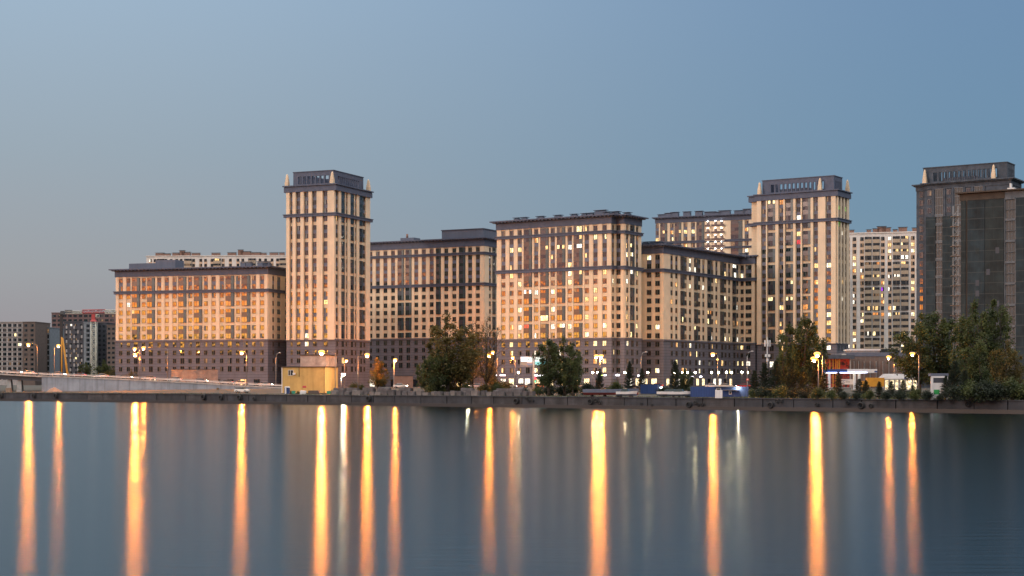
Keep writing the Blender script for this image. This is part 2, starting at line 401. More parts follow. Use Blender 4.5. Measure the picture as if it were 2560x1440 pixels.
class Bld:
    def __init__(s, name, label, cat, corner, th, base=3.0, group=None, seed=1):
        s.C = Vector((Xp(*corner), corner[1])); s.th = R(th); s.base = base
        s.ex = Vector((math.cos(s.th), -math.sin(s.th))); s.ey = Vector((math.sin(s.th), math.cos(s.th)))
        s.root = thing(name, label, cat, (s.C.x, s.C.y, base), -s.th, group)
        s.wins = []; s.rnd = random.Random(seed); s.nl = 0
    def uF(s, px, off=0):
        k = (px - 1280) / F; O = s.C + s.ey * off; return (k * O.y - O.x) / (s.ex.x - k * s.ex.y)
    def uS(s, px, off=0):
        k = (px - 1280) / F; O = s.C + s.ex * off; return (k * O.y - O.x) / (s.ey.x - k * s.ey.y)
    def wp(s, x, y): return s.C + s.ex * x + s.ey * y
    def zF(s, px, py, off=0): return Zp(py, s.wp(s.uF(px, off), off).y) - s.base      # local z of a point seen on the front wall
    def zS(s, px, py, off=0): return Zp(py, s.wp(off, s.uS(px, off)).y) - s.base
    def part(s, name, fn, parent=None):
        mb = MB(); fn(mb); return mb.build(name, parent or s.root)
    def slab(s, name, rects, z0, z1, grow, m):
        mb = MB()
        for (x0, x1, y0, y1) in rects: mb.box(x0 - grow, x1 + grow, y0 - grow, y1 + grow, z0, z1, M[m])
        return mb.build(name, s.root)
    def mass(s, rects, zs, zt, cream='cream', stone='stone', frieze=2.0, over=1.5, bands=(), trim='trim', dent=True, lip=.35, bg=.62):
        s.slab('wall', rects, zs, zt, 0, cream)
        s.slab('stone_base', rects, 0, zs, .18, stone)
        s.slab('base_moulding', rects, zs - .25, zs + .25, .45, stone)
        s.slab('frieze', rects, zt, zt + frieze, lip, trim)
        mb = MB()
        for (x0, x1, y0, y1) in rects:
            a = over; z = zt + frieze
            mb.box(x0 - a * .6, x1 + a * .6, y0 - a * .6, y1 + a * .6, z, z + .35, M[trim])
            mb.box(x0 - a, x1 + a, y0 - a, y1 + a, z + .352, z + .75, M[trim])
            if dent:
                n = int((x1 - x0) / 1.5)
                for i in range(n + 1):
                    x = x0 + (x1 - x0) * i / n; mb.box(x - .25, x + .25, y0 - a * .92, y0 - a * .6, z + .02, z + .35, M[trim])
                n = int((y1 - y0) / 1.5)
                for i in range(n + 1):
                    y = y0 + (y1 - y0) * i / n; mb.box(x1 + a * .6, x1 + a * .92, y - .25, y + .25, z + .02, z + .35, M[trim])
        mb.build('cornice', s.root)
        for z, hh in bands:
            mb = MB()
            for (x0, x1, y0, y1) in rects:
                for q, (dz0, dz1, gr) in enumerate(((-hh / 2, hh / 2 - .25, bg), (hh / 2 - .248, hh / 2, bg + .22))):
                    mb.box(x0 - gr, x1 + gr, y0 - gr, y1 + gr, z + dz0, z + dz1, M[trim])
            mb.build('string_course', s.root)
        s.zs, s.zt = zs, zt
    def loc(s, wall, off, u, z, out=0):
        return ((u, off - out, z), 0) if wall == 'F' else ((off + out, u, z), R(90))
    def wb(s, mb, wall, off, u0, u1, z0, z1, d0, d1, m):
        if wall == 'F': mb.box(u0, u1, off - d1, off - d0, z0, z1, m)
        else: mb.box(off + d0, off + d1, u0, u1, z0, z1, m)
    def window(s, wall, off, u, z, w, h, kind, frame='frame', out=0.0):
        l, rz = s.loc(wall, off, u, z, out); wl = s.C + s.ex * l[0] + s.ey * l[1]
        s.wins.append((wl.y + abs(z - 20) * .05, l, rz, win_tpl(w, h, kind, frame, s.rnd)))
    def pick(s, p):
        """p: dict kind->probability, rest dark"""
        r = s.rnd.random()
        for k, v in p.items():
            if r < v: return k
            r -= v
        return 'dark'
    def loggia(s, wall, off, u, w, z1, n, pitch, prob, panel='loggia_panel', frame='frame_dark', out=.3, ph=1.0, bars=3):
        """glazed balconies over n floors, top floor's window centre at z1"""
        mb = MB(); zt = z1 + 1.0; zb = z1 - pitch * (n - 1) - 1.0
        s.wb(mb, wall, off, u - w / 2, u + w / 2, zb, zt, 0, out - .06, M['frame_dark'])
        for i in range(n):
            zc = z1 - pitch * i; a = zc + .9; b = zc - pitch / 2 + ph + .1 if i < n - 1 else zc - .95
            uu = u + w / 2 - (w / 3 if bars == 3 else 0)
            pb = zc - pitch + .95 if i < n - 1 else b - .05
            s.wb(mb, wall, off, u - w / 2, uu, pb, b, out - .058, out + .02, M[panel])
            if bars == 3: s.wb(mb, wall, off, uu + .002, u + w / 2, pb, b, out - .058, out + .02, M['side_glass'])
            k = s.pick(prob); mats = s.rnd.choice(VAR[k])
            for q in range(bars):
                u0 = u - w / 2 + .08 + (w - .16) * q / bars; u1 = u - w / 2 + .08 + (w - .16) * (q + 1) / bars - .08
                if k == 'lit' and s.rnd.random() < .55: mats_ = ('glass2', 'glass')
                else: mats_ = mats
                mm = M['side_glass'] if (q == bars - 1 and bars == 3 and k != 'lit') else M[mats_[0] if s.rnd.random() < .6 else mats_[1]] if k != 'dark' else M[s.rnd.choice(['glass', 'glass', 'glass2'])]
                s.wb(mb, wall, off, u0, u1, b + .08, a, out - .058, out - .03, mm)
                s.wb(mb, wall, off, u1, u1 + .08, b, a, out - .056, out + .03, M[frame])
            s.wb(mb, wall, off, u - w / 2, u + w / 2, a, a + .1, out - .057, out + .04, M[frame])
        if s.nl < 95: s.nl += 1; mb.build('loggia', s.root)
        else:
            if not hasattr(s, 'lrest'): s.lrest = MB()
            s.lrest.add(mb, Matrix())
    def pil(s, wall, off, ranges, z0, z1, d, m='cream_plain'):
        for (a, b) in ranges:
            mb = MB(); s.wb(mb, wall, off, a, b, z0, z1, 0.002, d, M[m]); mb.build('pilaster', s.root)
    def vent(s, x, y, z, w=1.6, d=1.2, h=1.3, m='roofgrey', cap='roofgrey'):
        mb = MB(); mb.box(x - w / 2, x + w / 2, y - d / 2, y + d / 2, z - .1, z + h, M[m]); v = mb.build('roof_vent', s.root)
        mb = MB(); mb.box(x - w / 2 - .35, x + w / 2 + .35, y - d / 2 - .3, y + d / 2 + .3, z + h + .25, z + h + .4, M[cap])
        for i in (-1, 1): mb.box(x + i * w * .4 - .05, x + i * w * .4 + .05, y - .1, y + .1, z + h, z + h + .25, M[cap])
        mb.build('vent_cap', v)
    def done(s):
        s.wins.sort(key=lambda t: t[0]); rest = MB()
        for i, (_, l, rz, (mb, me)) in enumerate(s.wins):
            if i < 98: link('window', me, s.root, l, rz)
            else: rest.add(mb, Matrix.Translation(Vector(l)) @ Matrix.Rotation(rz, 4, 'Z'))
        if rest.v: rest.build('window', s.root)['kind'] = 'stuff'
        if hasattr(s, 'lrest'): s.lrest.build('loggia', s.root)['kind'] = 'stuff'

def gaps(us, ws, a, b, inset=.18, minw=.5):
    """wall strips between openings"""
    o = []; e = a
    for u, w in sorted(zip(us, ws)):
        if u - w / 2 - inset - e > minw: o.append((e, u - w / 2 - inset))
        e = u + w / 2 + inset
    if b - e > minw: o.append((e, b))
    return o

def facade(s, wall, off, a, b, cols, z0, ncream, nstone, bands, prob, kinds=None, pitch=3.0, pil=None, span='top', lgroups=None,
           ww=1.45, wh=1.75, frame='frame', stone_prob=None, logout=.3, panel='loggia_panel', pilz=None, skip=()):
    """cols: (px, 'w'|'n'|'L', width). bands: rows after which a string course comes"""
    uf = s.uF if wall == 'F' else s.uS
    zr = lambda i: z0 - pitch * i
    C = [(uf(px, off), t, w) for (px, t, w) in cols]
    edges = [-1] + list(bands) + [ncream - 1]
    for (u, t, w) in C:
        if t == 'L':
            gi = 0
            for (r0, r1) in lgroups: s.loggia(wall, off, u, w, zr(r0), r1 - r0 + 1, pitch, prob, out=logout, panel=panel)
        else:
            for i in range(ncream): s.window(wall, off, u, zr(i), w, wh, s.pick(prob), frame)
        for i in range(ncream, ncream + nstone):
            s.window(wall, off, u, zr(i), min(w, 1.7), wh if t != 'L' else 2.2, s.pick(stone_prob or prob), frame, out=.18)
    # grey panels between the windows of a group
    sp_rows = []
    for gi in range(len(edges) - 1):
        r0, r1 = edges[gi] + 1, edges[gi + 1]
        last = gi == len(edges) - 2
        for i in range(r0, r1):
            if span == 'all' or (span == 'top' and not last) or (span == 'pairs' and (not last or (i - r0) % 2 == 1)): sp_rows.append(i)
    runs = []
    for i in sp_rows:
        if runs and runs[-1][1] == i: runs[-1][1] = i + 1
        else: runs.append([i, i + 1])
    for (u, t, w) in C:
        if t == 'L': continue
        for (i, j) in runs:
            mb = MB(); s.wb(mb, wall, off, u - w / 2 - .05, u + w / 2 + .05, zr(j) - wh / 2 + .2, zr(i) + wh / 2 - .2, .0, .025, M['spandrel']); mb.build('spandrel_panel', s.root)
    if pil:
        us = [c[0] for c in C]; ws = [c[2] for c in C]
        s.pil(wall, off, gaps(us, ws, a, b), pilz or s.zs, s.zt, pil)
    return C

def crown(s, x0, x1, y0, y1, z, h, m, nx, ny):
    """open colonnade of slots round the roof"""
    t = .7; mm = M[m]
    def fn(mb):
        zt = z + h; zo = zt - h * .32; zb = z + h * .12
        for (wall, a, b, c, n) in (('x', x0, x1, y0, nx), ('x', x0, x1, y1 - t, nx), ('y', y0 + t, y1 - t, x0, ny), ('y', y0 + t, y1 - t, x1 - t, ny)):
            def bx(u0, u1, q0, q1):
                if wall == 'x': mb.box(u0, u1, c, c + t, q0, q1, mm)
                else: mb.box(c, c + t, u0, u1, q0, q1, mm)
            zo = zt - (h * .32 if (wall == 'x' and c == y0) or (wall == 'y' and c > x0) else .45)
            bx(a, b, zo, zt); bx(a, b, z, zb)
            e = (b - a) * .12; bx(a, a + e, zb, zo); bx(b - e, b, zb, zo)
            for i in range(1, n):
                u = a + e + (b - a - 2 * e) * i / n; bx(u - .28, u + .28, zb, zo)
        mb.box(x0 - .15, x1 + .15, y0 - .15, y1 + .15, zt + .002, zt + .25, mm) if False else None
        for (p, q, r_, w_) in ((x0 - .18, x1 + .18, y0 - .18, y0 + t + .1), (x0 - .18, x1 + .18, y1 - t - .1, y1 + .18)):
            mb.box(p, q, r_, w_, zt + .002, zt + .25, mm)
        for (p, q) in ((x0 - .18, x0 + t), (x1 - t, x1 + .18)): mb.box(p, q, y0 + t + .11, y1 - t - .11, zt + .002, zt + .25, mm)
    cr = s.part('roof_crown', fn)
    def eq(mb):
        xm, ym = (x0 + x1) / 2, (y0 + y1) / 2
        mb.box(xm - (x1 - x0) * .3, xm + (x1 - x0) * .12, ym - 2, ym + 3, z, z + h * .36, M['roofgrey'])
        mb.box(xm + (x1 - x0) * .18, xm + (x1 - x0) * .33, ym, ym + 3, z, z + h * .25, M['roofgrey'])
    s.part('plant_room', eq)
def pinnacle(s, x, y, z, h=4.2, a=.68, m='cream'):
    def fn(mb):
        mb.frustum(x, y, z, z + h * .34, a, a * .93, M[m]); mb.frustum(x, y, z + h * .342, z + h * .9, a * .88, a * .42, M[m]); mb.frustum(x, y, z + h * .9, z + h, a * .42, .04, M[m])
    s.part('pinnacle', fn)
def row0(s, wall, px, y, off=0): return (s.zF if wall == 'F' else s.zS)(px, y, off)

def shopfront(s, wall, off, us, z0, prob=.7, w=2.6, h=3.0):
    for u in us:
        mb = MB(); k = s.rnd.random() < prob; m = M[s.rnd.choice(['shop', 'shop', 'warm', 'white'])] if k else M['glass']
        s.wb(mb, wall, off, u - w / 2, u + w / 2, z0, z0 + h, .18, .24, M['frame_dark'])
        for q in range(3):
            a = u - w / 2 + .1 + (w - .2) * q / 3
            s.wb(mb, wall, off, a, a + (w - .2) / 3 - .08, z0 + .1, z0 + h - .15, .242, .26, m)
        mb.build('shop_window', s.root)

# ------------------------------------------------------------------ the long low block on the left
LIT0 = {'dim': .05, 'lit': .02}
b = Bld('apartment_block', 'long cream apartment block with mauve stone base, lowest and leftmost of the cream blocks', 'building', (669, 580), 17, 3.0, 'cream apartment blocks', 11)
xl = b.uF(290); xr = 0; yd = 16
z0 = row0(b, 'F', 655, 694.8); zs = z0 - 3 * 7.5; zt = z0 + 1.35
dS = max(b.uS(720), 10)
b.mass([(xl, xr, 0, dS + 4)], zs, zt, frieze=2.2, over=2.0, bands=[(z0 - 4.5, 1.1)])
cols = [(b_, t, w) for b_, t, w in [(302.5, 'w', 1.45), (321.5, 'w', 1.45), (340.5, 'L', 3.2), (359.5, 'w', 1.45), (378, 'L', 3.2), (398.5, 'w', 1.45), (417.5, 'w', 1.45), (437, 'w', 1.45), (456.5, 'L', 3.2),
        (476, 'w', 1.45), (495.5, 'L', 3.2), (515, 'w', 1.45), (534.5, 'w', 1.45), (555, 'w', 1.45), (575, 'L', 3.4), (595, 'w', 1.45), (615, 'L', 3.4), (635, 'w', 1.45), (655.5, 'w', 1.45)]]
facade(b, 'F', 0, xl, xr, cols, z0, 8, 4, [1], LIT0, pil=.22, span='top', lgroups=[(0, 1), (2, 3), (4, 5), (6, 7)])
facade(b, 'S', 0, 0, dS, [(682, 'w', 1.3), (696, 'w', 2.6), (714, 'w', 1.6)], z0, 8, 4, [1], {}, pil=.22, span='top', lgroups=[])
shopfront(b, 'F', 0, [xl + 5 + 5.3 * i for i in range(11)], .5, .3)
zr = zt + 2.2 + .75
def ph(mb):
    mb.box(b.uF(312), b.uF(392), 3, 12, zr, zr + 2.3, M['roofgrey']); mb.box(b.uF(380), b.uF(430), 2.5, 9, zr, zr + 3.3, M['roofgrey'])
b.part('penthouse', ph)
for px in (597, 612, 690): b.vent(b.uF(px) if px < 669 else -2, 4, zr, 2.2, 1.5, 1.6)
b.vent(b.uF(640), 4, zr, 2.2, 1.5, 1.6); b.vent(b.uF(655), 4, zr, 2, 1.5, 1.6)
b.done()

# ------------------------------------------------------------------ the tall towers
def tower(name, label, corner, th, left, right, r0, n_cream, n_stone, fc, sc, prob, cream, stone, trim, plain, pins, nx, crown_h, seed, sl, logg, crown_m, ring=True, wingpx=None, base=3.0):
    s = Bld(name, label, 'building', corner, th, base, 'cream towers', seed)
    xl = s.uF(left); dS = s.uS(right)
    z0 = row0(s, 'F', *r0); zs = z0 - 3 * (n_cream - .5); zt = z0 + 1.0
    rects = [(xl, 0, 0, dS)]
    if wingpx: rects.append((s.uF(wingpx, 2.5), xl - .002, 2.5, dS - 1))
    s.mass(rects, zs, zt, cream=cream, stone=stone, frieze=1.7, over=1.3, bands=[(z0 - 7.5, 1.15)], trim=trim, dent=False, lip=.9, bg=1.0)
    return s, xl, dS, z0, zs, zt
PT = {'dim': .04, 'lit': .02}
s, xl, dS, z0, zs, zt = tower('apartment_tower', 'slender cream tower with slotted grey roof crown, standing left of centre behind the yellow shed', (838, 574), 23, 718, 923, (788, 485.6), 18, 4, None, None, PT, 'cream', 'stone', 'trim', 'cream_plain', None, 6, 5, 21, None, None, 'trim')
fc = [(730, 'n', .9), (747.5, 'w', 1.6), (767.7, 'w', 1.6), (788, 'w', 1.6), (815, 'w', 1.7)]
facade(s, 'F', 0, xl, 0, fc, z0, 18, 4, [2], PT, pil=.75, span='pairs', lgroups=[])
LG = [(0, 2), (3, 3), (4, 5), (6, 7), (8, 9), (10, 11), (12, 13), (14, 15), (16, 17)]
sc = [(841.5, 'n', 1.1), (855.5, 'L', 2.5), (864.5, 'n', 1.0), (878.5, 'L', 2.6), (887.3, 'n', 1.0), (901, 'L', 2.8), (909.5, 'n', 1.2)]
facade(s, 'S', 0, 0, dS, sc, z0, 18, 4, [2], {'teal': .5, 'lit': .015}, pil=.42, span='pairs', lgroups=LG)
ztop = zt + 1.7 + .75
crown(s, xl + 1.6, -1.6, 1.6, dS - 1.6, ztop, 5.0, 'trim', 7, 11)
for (x, y) in ((xl - .0, .0), (-1.2, 0), (.2, dS - 1), (xl, dS)): pinnacle(s, x, y, ztop, 4.4)
shopfront(s, 'F', 0, [xl + 3 + 4 * i for i in range(4)], .5, .2)
s.done()

PT2 = {'lit': .17, 'dim': .08, 'odd': .012, 'teal': .3}
s, xl, dS, z0, zs, zt = tower('apartment_tower', 'broad cream tower with slotted grey roof crown and many lit windows, behind the poplar', (2091, 581), 33, 1894, 2120, (1954, 506), 18, 5, None, None, PT2, 'cream', 'stone', 'trim', 'cream_plain', None, 6, 5, 22, None, None, 'trim', wingpx=1879)
fc = [(1910.6, 'w', 1.6), (1930, 'L', 2.9), (1954, 'w', 1.6), (1974.5, 'L', 2.9), (1997, 'w', 1.6), (2017.5, 'L', 3.0), (2040.7, 'w', 1.5), (2072.5, 'w', 1.8)]
facade(s, 'F', 0, xl, 0, fc, z0, 18, 5, [2], PT2, pil=.75, span='all', lgroups=LG)
facade(s, 'S', 0, 0, dS, [(2096, 'n', 1.4), (2104, 'n', 1.4), (2112, 'n', 1.4)], z0, 18, 5, [2], {'lit': .1, 'odd': .03}, pil=.5, span='pairs', lgroups=LG)
ztop = zt + 1.7 + .75
crown(s, xl + 1.2, -1.6, 1.6, dS - 1.6, ztop, 5.2, 'trim', 13, 6)
for (x, y) in ((xl + .8, .0), (s.uF(2050), 0), (.2, dS - 1)): pinnacle(s, x, y, ztop, 4.6)
s.done()

# ------------------------------------------------------------------ the recessed middle block
b = Bld('apartment_block', 'cream apartment block set back between the slender tower and the lit block, with dark windows', 'building', (1210, 622), 27, 3.0, 'cream apartment blocks', 31)
xl = b.uF(905); dS = b.uS(1250)
z0 = row0(b, 'F', 1195, 623.5); zs = z0 - 3 * 11.5; zt = z0 + 1.3
b.mass([(xl, 0, 0, dS)], zs, zt, frieze=2.6, over=1.6, bands=[(z0 - 1.5, 1.0), (z0 - 13.5, 1.1)])
P2 = {'teal': .92, 'dim': .02}
c2 = [(926.5, 'w', 1.6), (945, 'w', 1.6), (964, 'w', 1.6), (983, 'w', 1.6), (1002.5, 'L', 2.7), (1021.5, 'L', 2.7), (1041, 'w', 1.6), (1060, 'w', 1.6), (1079.5, 'w', 1.6), (1096.5, 'L', 2.0), (1116, 'w', 1.6), (1136, 'w', 1.6), (1156, 'L', 2.7), (1175.5, 'w', 1.6), (1195, 'w', 1.6)]
facade(b, 'F', 0, xl, 0, c2, z0, 12, 4, [0, 4], P2, pil=.2, span='top', lgroups=[(0, 0), (1, 4), (5, 6), (7, 8), (9, 10), (11, 11)])
facade(b, 'S', 0, 0, dS, [(1224, 'w', 1.4), (1234, 'L', 2.6)], z0, 12, 4, [0, 4], P2, pil=.2, span='top', lgroups=[(0, 0), (1, 4), (5, 6), (7, 8), (9, 10), (11, 11)])
shopfront(b, 'F', 0, [xl + 5 + 5 * i for i in range(10)], .5, .2)
zr = zt + 2.6 + .75
b.part('penthouse', lambda mb: (mb.box(b.uF(1102), -.8, .8, dS - .8, zr, zr + 3.4, M['roofgrey']), mb.box(b.uF(1102) - .3, -.5, .5, dS - .5, zr + 3.402, zr + 3.65, M['trim'])))
b.part('stair_head', lambda mb: (mb.box(b.uF(988), b.uF(1022), 4, 9, zr, zr + 1.6, M['roofgrey']), mb.tube([(b.uF(1002), 5, zr + 1.6), (b.uF(1002), 5, zr + 3.2)], .45, M['brickvent'])))
b.done()

# ------------------------------------------------------------------ the lit block in the middle
b = Bld('apartment_block', 'cream apartment block with many lit and orange windows and shops below, at the centre', 'building', (1528, 538), 33, 3.2, 'cream apartment blocks', 41)
xl = b.uF(1243); yr = b.uS(1540)
xc = b.uF(1560, yr); d2 = b.uS(1602, xc)
z0 = row0(b, 'F', 1512, 569); zs = z0 - 3 * 12.45; zt = z0 + 1.3
b.mass([(xl, 0, 0, d2), (-4, xc, yr, d2)], zs, zt, frieze=2.3, over=2.0, bands=[(z0 - 1.5, 1.05), (z0 - 13.5, 1.2)])
P4 = {'lit': .25, 'odd': .012, 'dim': .12}
c4 = [(1259, 'w', 1.5), (1279.5, 'w', 1.5), (1300, 'w', 1.5), (1320.5, 'L', 3.2), (1341, 'w', 1.5), (1362, 'L', 3.2), (1382.5, 'w', 1.5), (1403.5, 'L', 3.2), (1425, 'w', 1.5), (1446, 'L', 3.3), (1467.5, 'w', 1.5), (1489, 'w', 1.5), (1512, 'w', 1.5)]
G4 = [(0, 0), (1, 4), (5, 6), (7, 8), (9, 10), (11, 12)]
facade(b, 'F', 0, xl, 0, c4, z0, 13, 4, [0, 4], P4, pil=.22, span='top', lgroups=G4)
facade(b, 'F', yr, 0, xc, [(1546.5, 'w', 1.5)], z0, 13, 4, [0, 4], P4, pil=.22, span='top', lgroups=G4)
facade(b, 'S', xc, yr, d2, [(1567, 'w', 1.3), (1579.5, 'L', 2.8), (1591.5, 'w', 1.3)], z0, 13, 4, [0, 4], P4, pil=.22, span='top', lgroups=G4)
facade(b, 'S', 0, 0, yr, [(1532, 'n', 1.0)], z0, 13, 4, [0, 4], P4, pil=.22, span='top', lgroups=G4)
shopfront(b, 'F', 0, [b.uF(px) for px in (1259, 1279.5, 1303, 1320, 1345, 1378, 1410, 1444, 1468, 1497)], .9, .85, 2.3, 2.6)
shopfront(b, 'S', xc, [yr + 4, yr + 9, yr + 13], .9, .9, 2.6, 2.6)
zr = zt + 2.3 + .75
for px, w in ((1293, 2), (1312, 2), (1352, 2.6), (1396, 2.6), (1436, 2.2), (1462, 2), (1478, 2.2), (1502, 4.2), (1519, 2.2)): b.vent(b.uF(px, 3), 3, zr, w, 1.6, .9 if w < 4 else 1.6)
b.vent(xc - 5, yr + 3, zr, 3, 2, 1.2); b.vent(xc - 2, yr + 6, zr, 2, 2, 1.0)
# glowing shop signs on the stone base
def sign(s, px, y0, w, h, m, wall='F', off=0, n=5):
    u = s.uF(px, off) if wall == 'F' else s.uS(px, off); z = (s.zF if wall == 'F' else s.zS)(px, y0, off)
    mb = MB()
    s.wb(mb, wall, off, u - w / 2 - .1, u + w / 2 + .1, z - h / 2 - .08, z + h / 2 + .08, .2, .28, M['frame_dark'])
    for i in range(n):
        a = u - w / 2 + w * i / n; t = h * s.rnd.uniform(.7, 1)
        s.wb(mb, wall, off, a, a + w / n * .8, z - h / 2, z - h / 2 + t, .282, .4, m)
    mb.build('shop_sign', s.root)
SW = emit('sign_white', (.95, .92, 1), 9); SP = emit('sign_pink', (1, .72, .72), 7); SY = emit('sign_lime', (.75, 1, .2), 4); SR = emit('sign_red', (1, .03, .08), 3); SG = emit('sign_green', (.1, .9, .4), 2)
sign(b, 1258.5, 938, 2.4, .45, SP); sign(b, 1243.5, 938, .5, .5, SW, n=1); sign(b, 1343, 938.5, 1.9, .35, SW); sign(b, 1355, 938.5, 1.4, .35, SW, n=3)
sign(b, 1340, 945, .8, .9, SR, n=1); sign(b, 1340, 953, .6, .9, SG, n=1); sign(b, 1505, 938, 1.0, .3, SY, n=3); sign(b, 1514, 938, 1.0, .4, SW, n=3)
sign(b, 1546, 937.5, 1.4, .55, SW, off=yr, n=3); sign(b, 1595, 938.5, 1.6, .5, SW, 'S', xc, 3)
b.done()

# ------------------------------------------------------------------ the darker block right of centre
b = Bld('apartment_block', 'cream apartment block with long shaded side, between the lit block and the broad tower', 'building', (1658, 550), 33, 3.2, 'cream apartment blocks', 51)
xl = b.uF(1598); dS = b.uS(1849); xe = b.uF(1887, dS)
z0 = row0(b, 'S', 1678, 645.5); zs = z0 - 3 * 9.5; zt = z0 + 1.3
b.mass([(xl, 0, 0, dS), (-3, xe, dS + .002, dS + 14)], zs, zt, frieze=2.4, over=1.7, bands=[(z0 - 4.5, 1.1)])
P5 = {'lit': .13, 'odd': .01, 'dim': .05, 'teal': .5}
facade(b, 'F', 0, xl, 0, [(1623, 'w', 1.7), (1644, 'w', 1.7)], z0, 10, 4, [1], {'lit': .25, 'teal': .4, 'odd': .05}, pil=.2, span='top', lgroups=[])
c5 = [(1678, 'w', 1.5), (1690, 'w', 1.5), (1705, 'L', 2.9), (1713.5, 'w', 1.3), (1724, 'w', 1.5), (1739, 'L', 2.9), (1747.5, 'w', 1.3), (1757.5, 'w', 1.5), (1772, 'L', 3.0), (1780, 'w', 1.3), (1790, 'w', 1.5), (1804, 'L', 3.0), (1812.5, 'w', 1.5), (1822, 'w', 1.5), (1834.5, 'L', 3.0), (1843, 'w', 1.3)]
facade(b, 'S', 0, 0, dS, c5, z0, 10, 4, [1], P5, pil=.2, span='top', lgroups=[(0, 1), (2, 3), (4, 5), (6, 7), (8, 9)])
facade(b, 'F', dS, 0, xe, [(1855.5, 'n', 1.2), (1871.5, 'w', 2.3)], z0, 10, 4, [1], P5, pil=.2, span='top', lgroups=[])
shopfront(b, 'F', 0, [xl + 2.4, xl + 6], .9, .8, 2.3, 2.6)
shopfront(b, 'S', 0, [3 + 4.6 * i for i in range(12)], .9, .75, 2.2, 2.6)
sign(b, 1728.5, 941, 1.6, .45, SW, 'S', 0, 3); sign(b, 1750, 941.5, 1.8, .45, SW, 'S', 0, 3)
zr = zt + 2.4 + .75
for i, y in enumerate((2, 6, 11, 19)): b.vent(-3 - i % 2, y, zr, 2.2, 2, .8)
for x in (xl + 1, xl + 4): b.vent(x, 3, zr, 2.2, 2, 1.0)
b.vent(xe - 6, dS + 3, zr, 3, 2, .8)
b.done()

# ------------------------------------------------------------------ block behind with floodlit balconies
b = Bld('apartment_block', 'tall cream block behind, with a column of white floodlit balconies', 'building', (1895, 690), 24, 3.2, 'cream apartment blocks', 61)
xl = b.uF(1640)
z0 = row0(b, 'F', 1680, 564)
zs = z0 - 3 * 14.5; zt = z0 + 1.2
b.mass([(xl, 0, 0, 15)], zs, zt, frieze=1.9, over=1.5, bands=[(z0 - 7.5, 1.0), (z0 - 10.5, .8)])
P6 = {'lit': .3, 'dim': .2}
c6 = [(1643, 'w', 1.4), (1660, 'L', 3.0), (1680, 'w', 1.4), (1695, 'L', 3.0), (1714, 'w', 1.5), (1733, 'w', 1.5), (1751.6, 'L', 3.4), (1842, 'L', 5.0), (1867, 'w', 1.5)]
facade(b, 'F', 0, xl, 0, c6, z0, 7, 0, [2, 3], P6, pil=.3, span='all', lgroups=[(0, 2), (3, 3), (4, 6)])
FL = emit('floodlight', (1, .95, .85), 60)
for i in range(6):
    z = z0 - 3 * i
    def bal(mb):
        for (px, w) in ((1771, 2.6), (1790, 3.6), (1805, 3.0)):
            u = b.uF(px); b.wb(mb, 'F', 0, u - w / 2, u + w / 2, z - 1.45, z - 1.25, .3, 1.2, M['cream_plain'])
            b.wb(mb, 'F', 0, u - w / 2, u + w / 2, z - 1.25, z - .35, 1.1, 1.18, M['loggia_panel'])
            b.wb(mb, 'F', 0, u - .6, u + .6, z - 1.2, z + .9, .31, .36, M['glass2'])
            b.wb(mb, 'F', 0, u - .15, u + .15, z + 1.02, z + 1.16, .9, 1.1, FL)
    b.part('balcony', bal)
zr = zt + 1.9 + .75
for px in (1655, 1672, 1688, 1718, 1748, 1776, 1795, 1812, 1851, 1868): b.vent(b.uF(px, 3), 3, zr, 3.2 if px % 3 else 5, 2, 1.2 + (px % 5) * .25)
b.done()

# ------------------------------------------------------------------ pale blocks further back
def pale(name, label, corner, th, left, rows, y0px, pitch, cols, prob, top, seed, lg=(), ribs=(), depth=14, wall='white_wall', vents=(), panel='beige_panel', base=3.2):
    s = Bld(name, label, 'building', corner, th, base, None, seed)
    xl = s.uF(left); z0 = row0(s, 'F', *y0px); zt = z0 + top
    s.slab('wall', [(xl, 0, 0, depth)], 0, zt, 0, wall)
    s.slab('parapet', [(xl, 0, 0, depth)], zt + .002, zt + .5, .35, wall)
    for (px, t, w) in cols:
        u = s.uF(px)
        if t == 'L':
            for i in range(0, rows, 4): s.loggia('F', 0, u, w, z0 - pitch * i, min(4, rows - i), pitch, prob, panel=panel, frame='frame', out=.5, ph=1.1, bars=5)
        else:
            for i in range(rows): s.window('F', 0, u, z0 - pitch * i, w, 1.8, s.pick(prob), 'frame')
            mb = MB(); s.wb(mb, 'F', 0, u - w / 2 - .2, u + w / 2 + .2, z0 - pitch * rows, z0 + .2, .002, .03, M['pink_wall'])
            mb.build('wall_panel', s.root)
    for (a, b_) in ribs:
        mb = MB(); n = 3; ua, ub = s.uF(a), s.uF(b_)
        for i in range(n): u = ua + (ub - ua) * i / (n - 1); s.wb(mb, 'F', 0, u - .3, u + .3, 0, z0 - pitch * 6.5, .002, .35, M['white_wall'])
        mb.build('pilaster', s.root)
    for (px, w, h) in vents: s.vent(s.uF(px, 3), 3, zt + .5, w, 2.2, h, 'brickvent', 'frame_dark')
    s.done(); return s
P7 = {'lit': .26, 'dim': .15, 'odd': .008}
pale('apartment_block', 'pale pink and white slab with glazed balconies, left of the grey shell tower', (2300, 755), 14, 2112, 19, (2136, 598), 3.0,
     [(2120, 'w', 1.5), (2136, 'w', 1.6), (2155, 'w', 1.6), (2170.5, 'L', 3.1), (2190.5, 'L', 3.2), (2207, 'w', 1.6), (2224, 'w', 1.6), (2241, 'L', 3.2), (2262, 'L', 3.4), (2282, 'w', 1.6)], P7, 2.6, 71,
     ribs=((2127, 2130), (2143, 2149), (2212, 2219)), vents=((2127, 3, 1.2), (2172, 2, 1.2), (2190, 3, 1.6), (2204, 4, 2.6), (2216, 4, 2), (2238, 2, 1), (2257, 4, 2), (2286, 2, 1.6)))
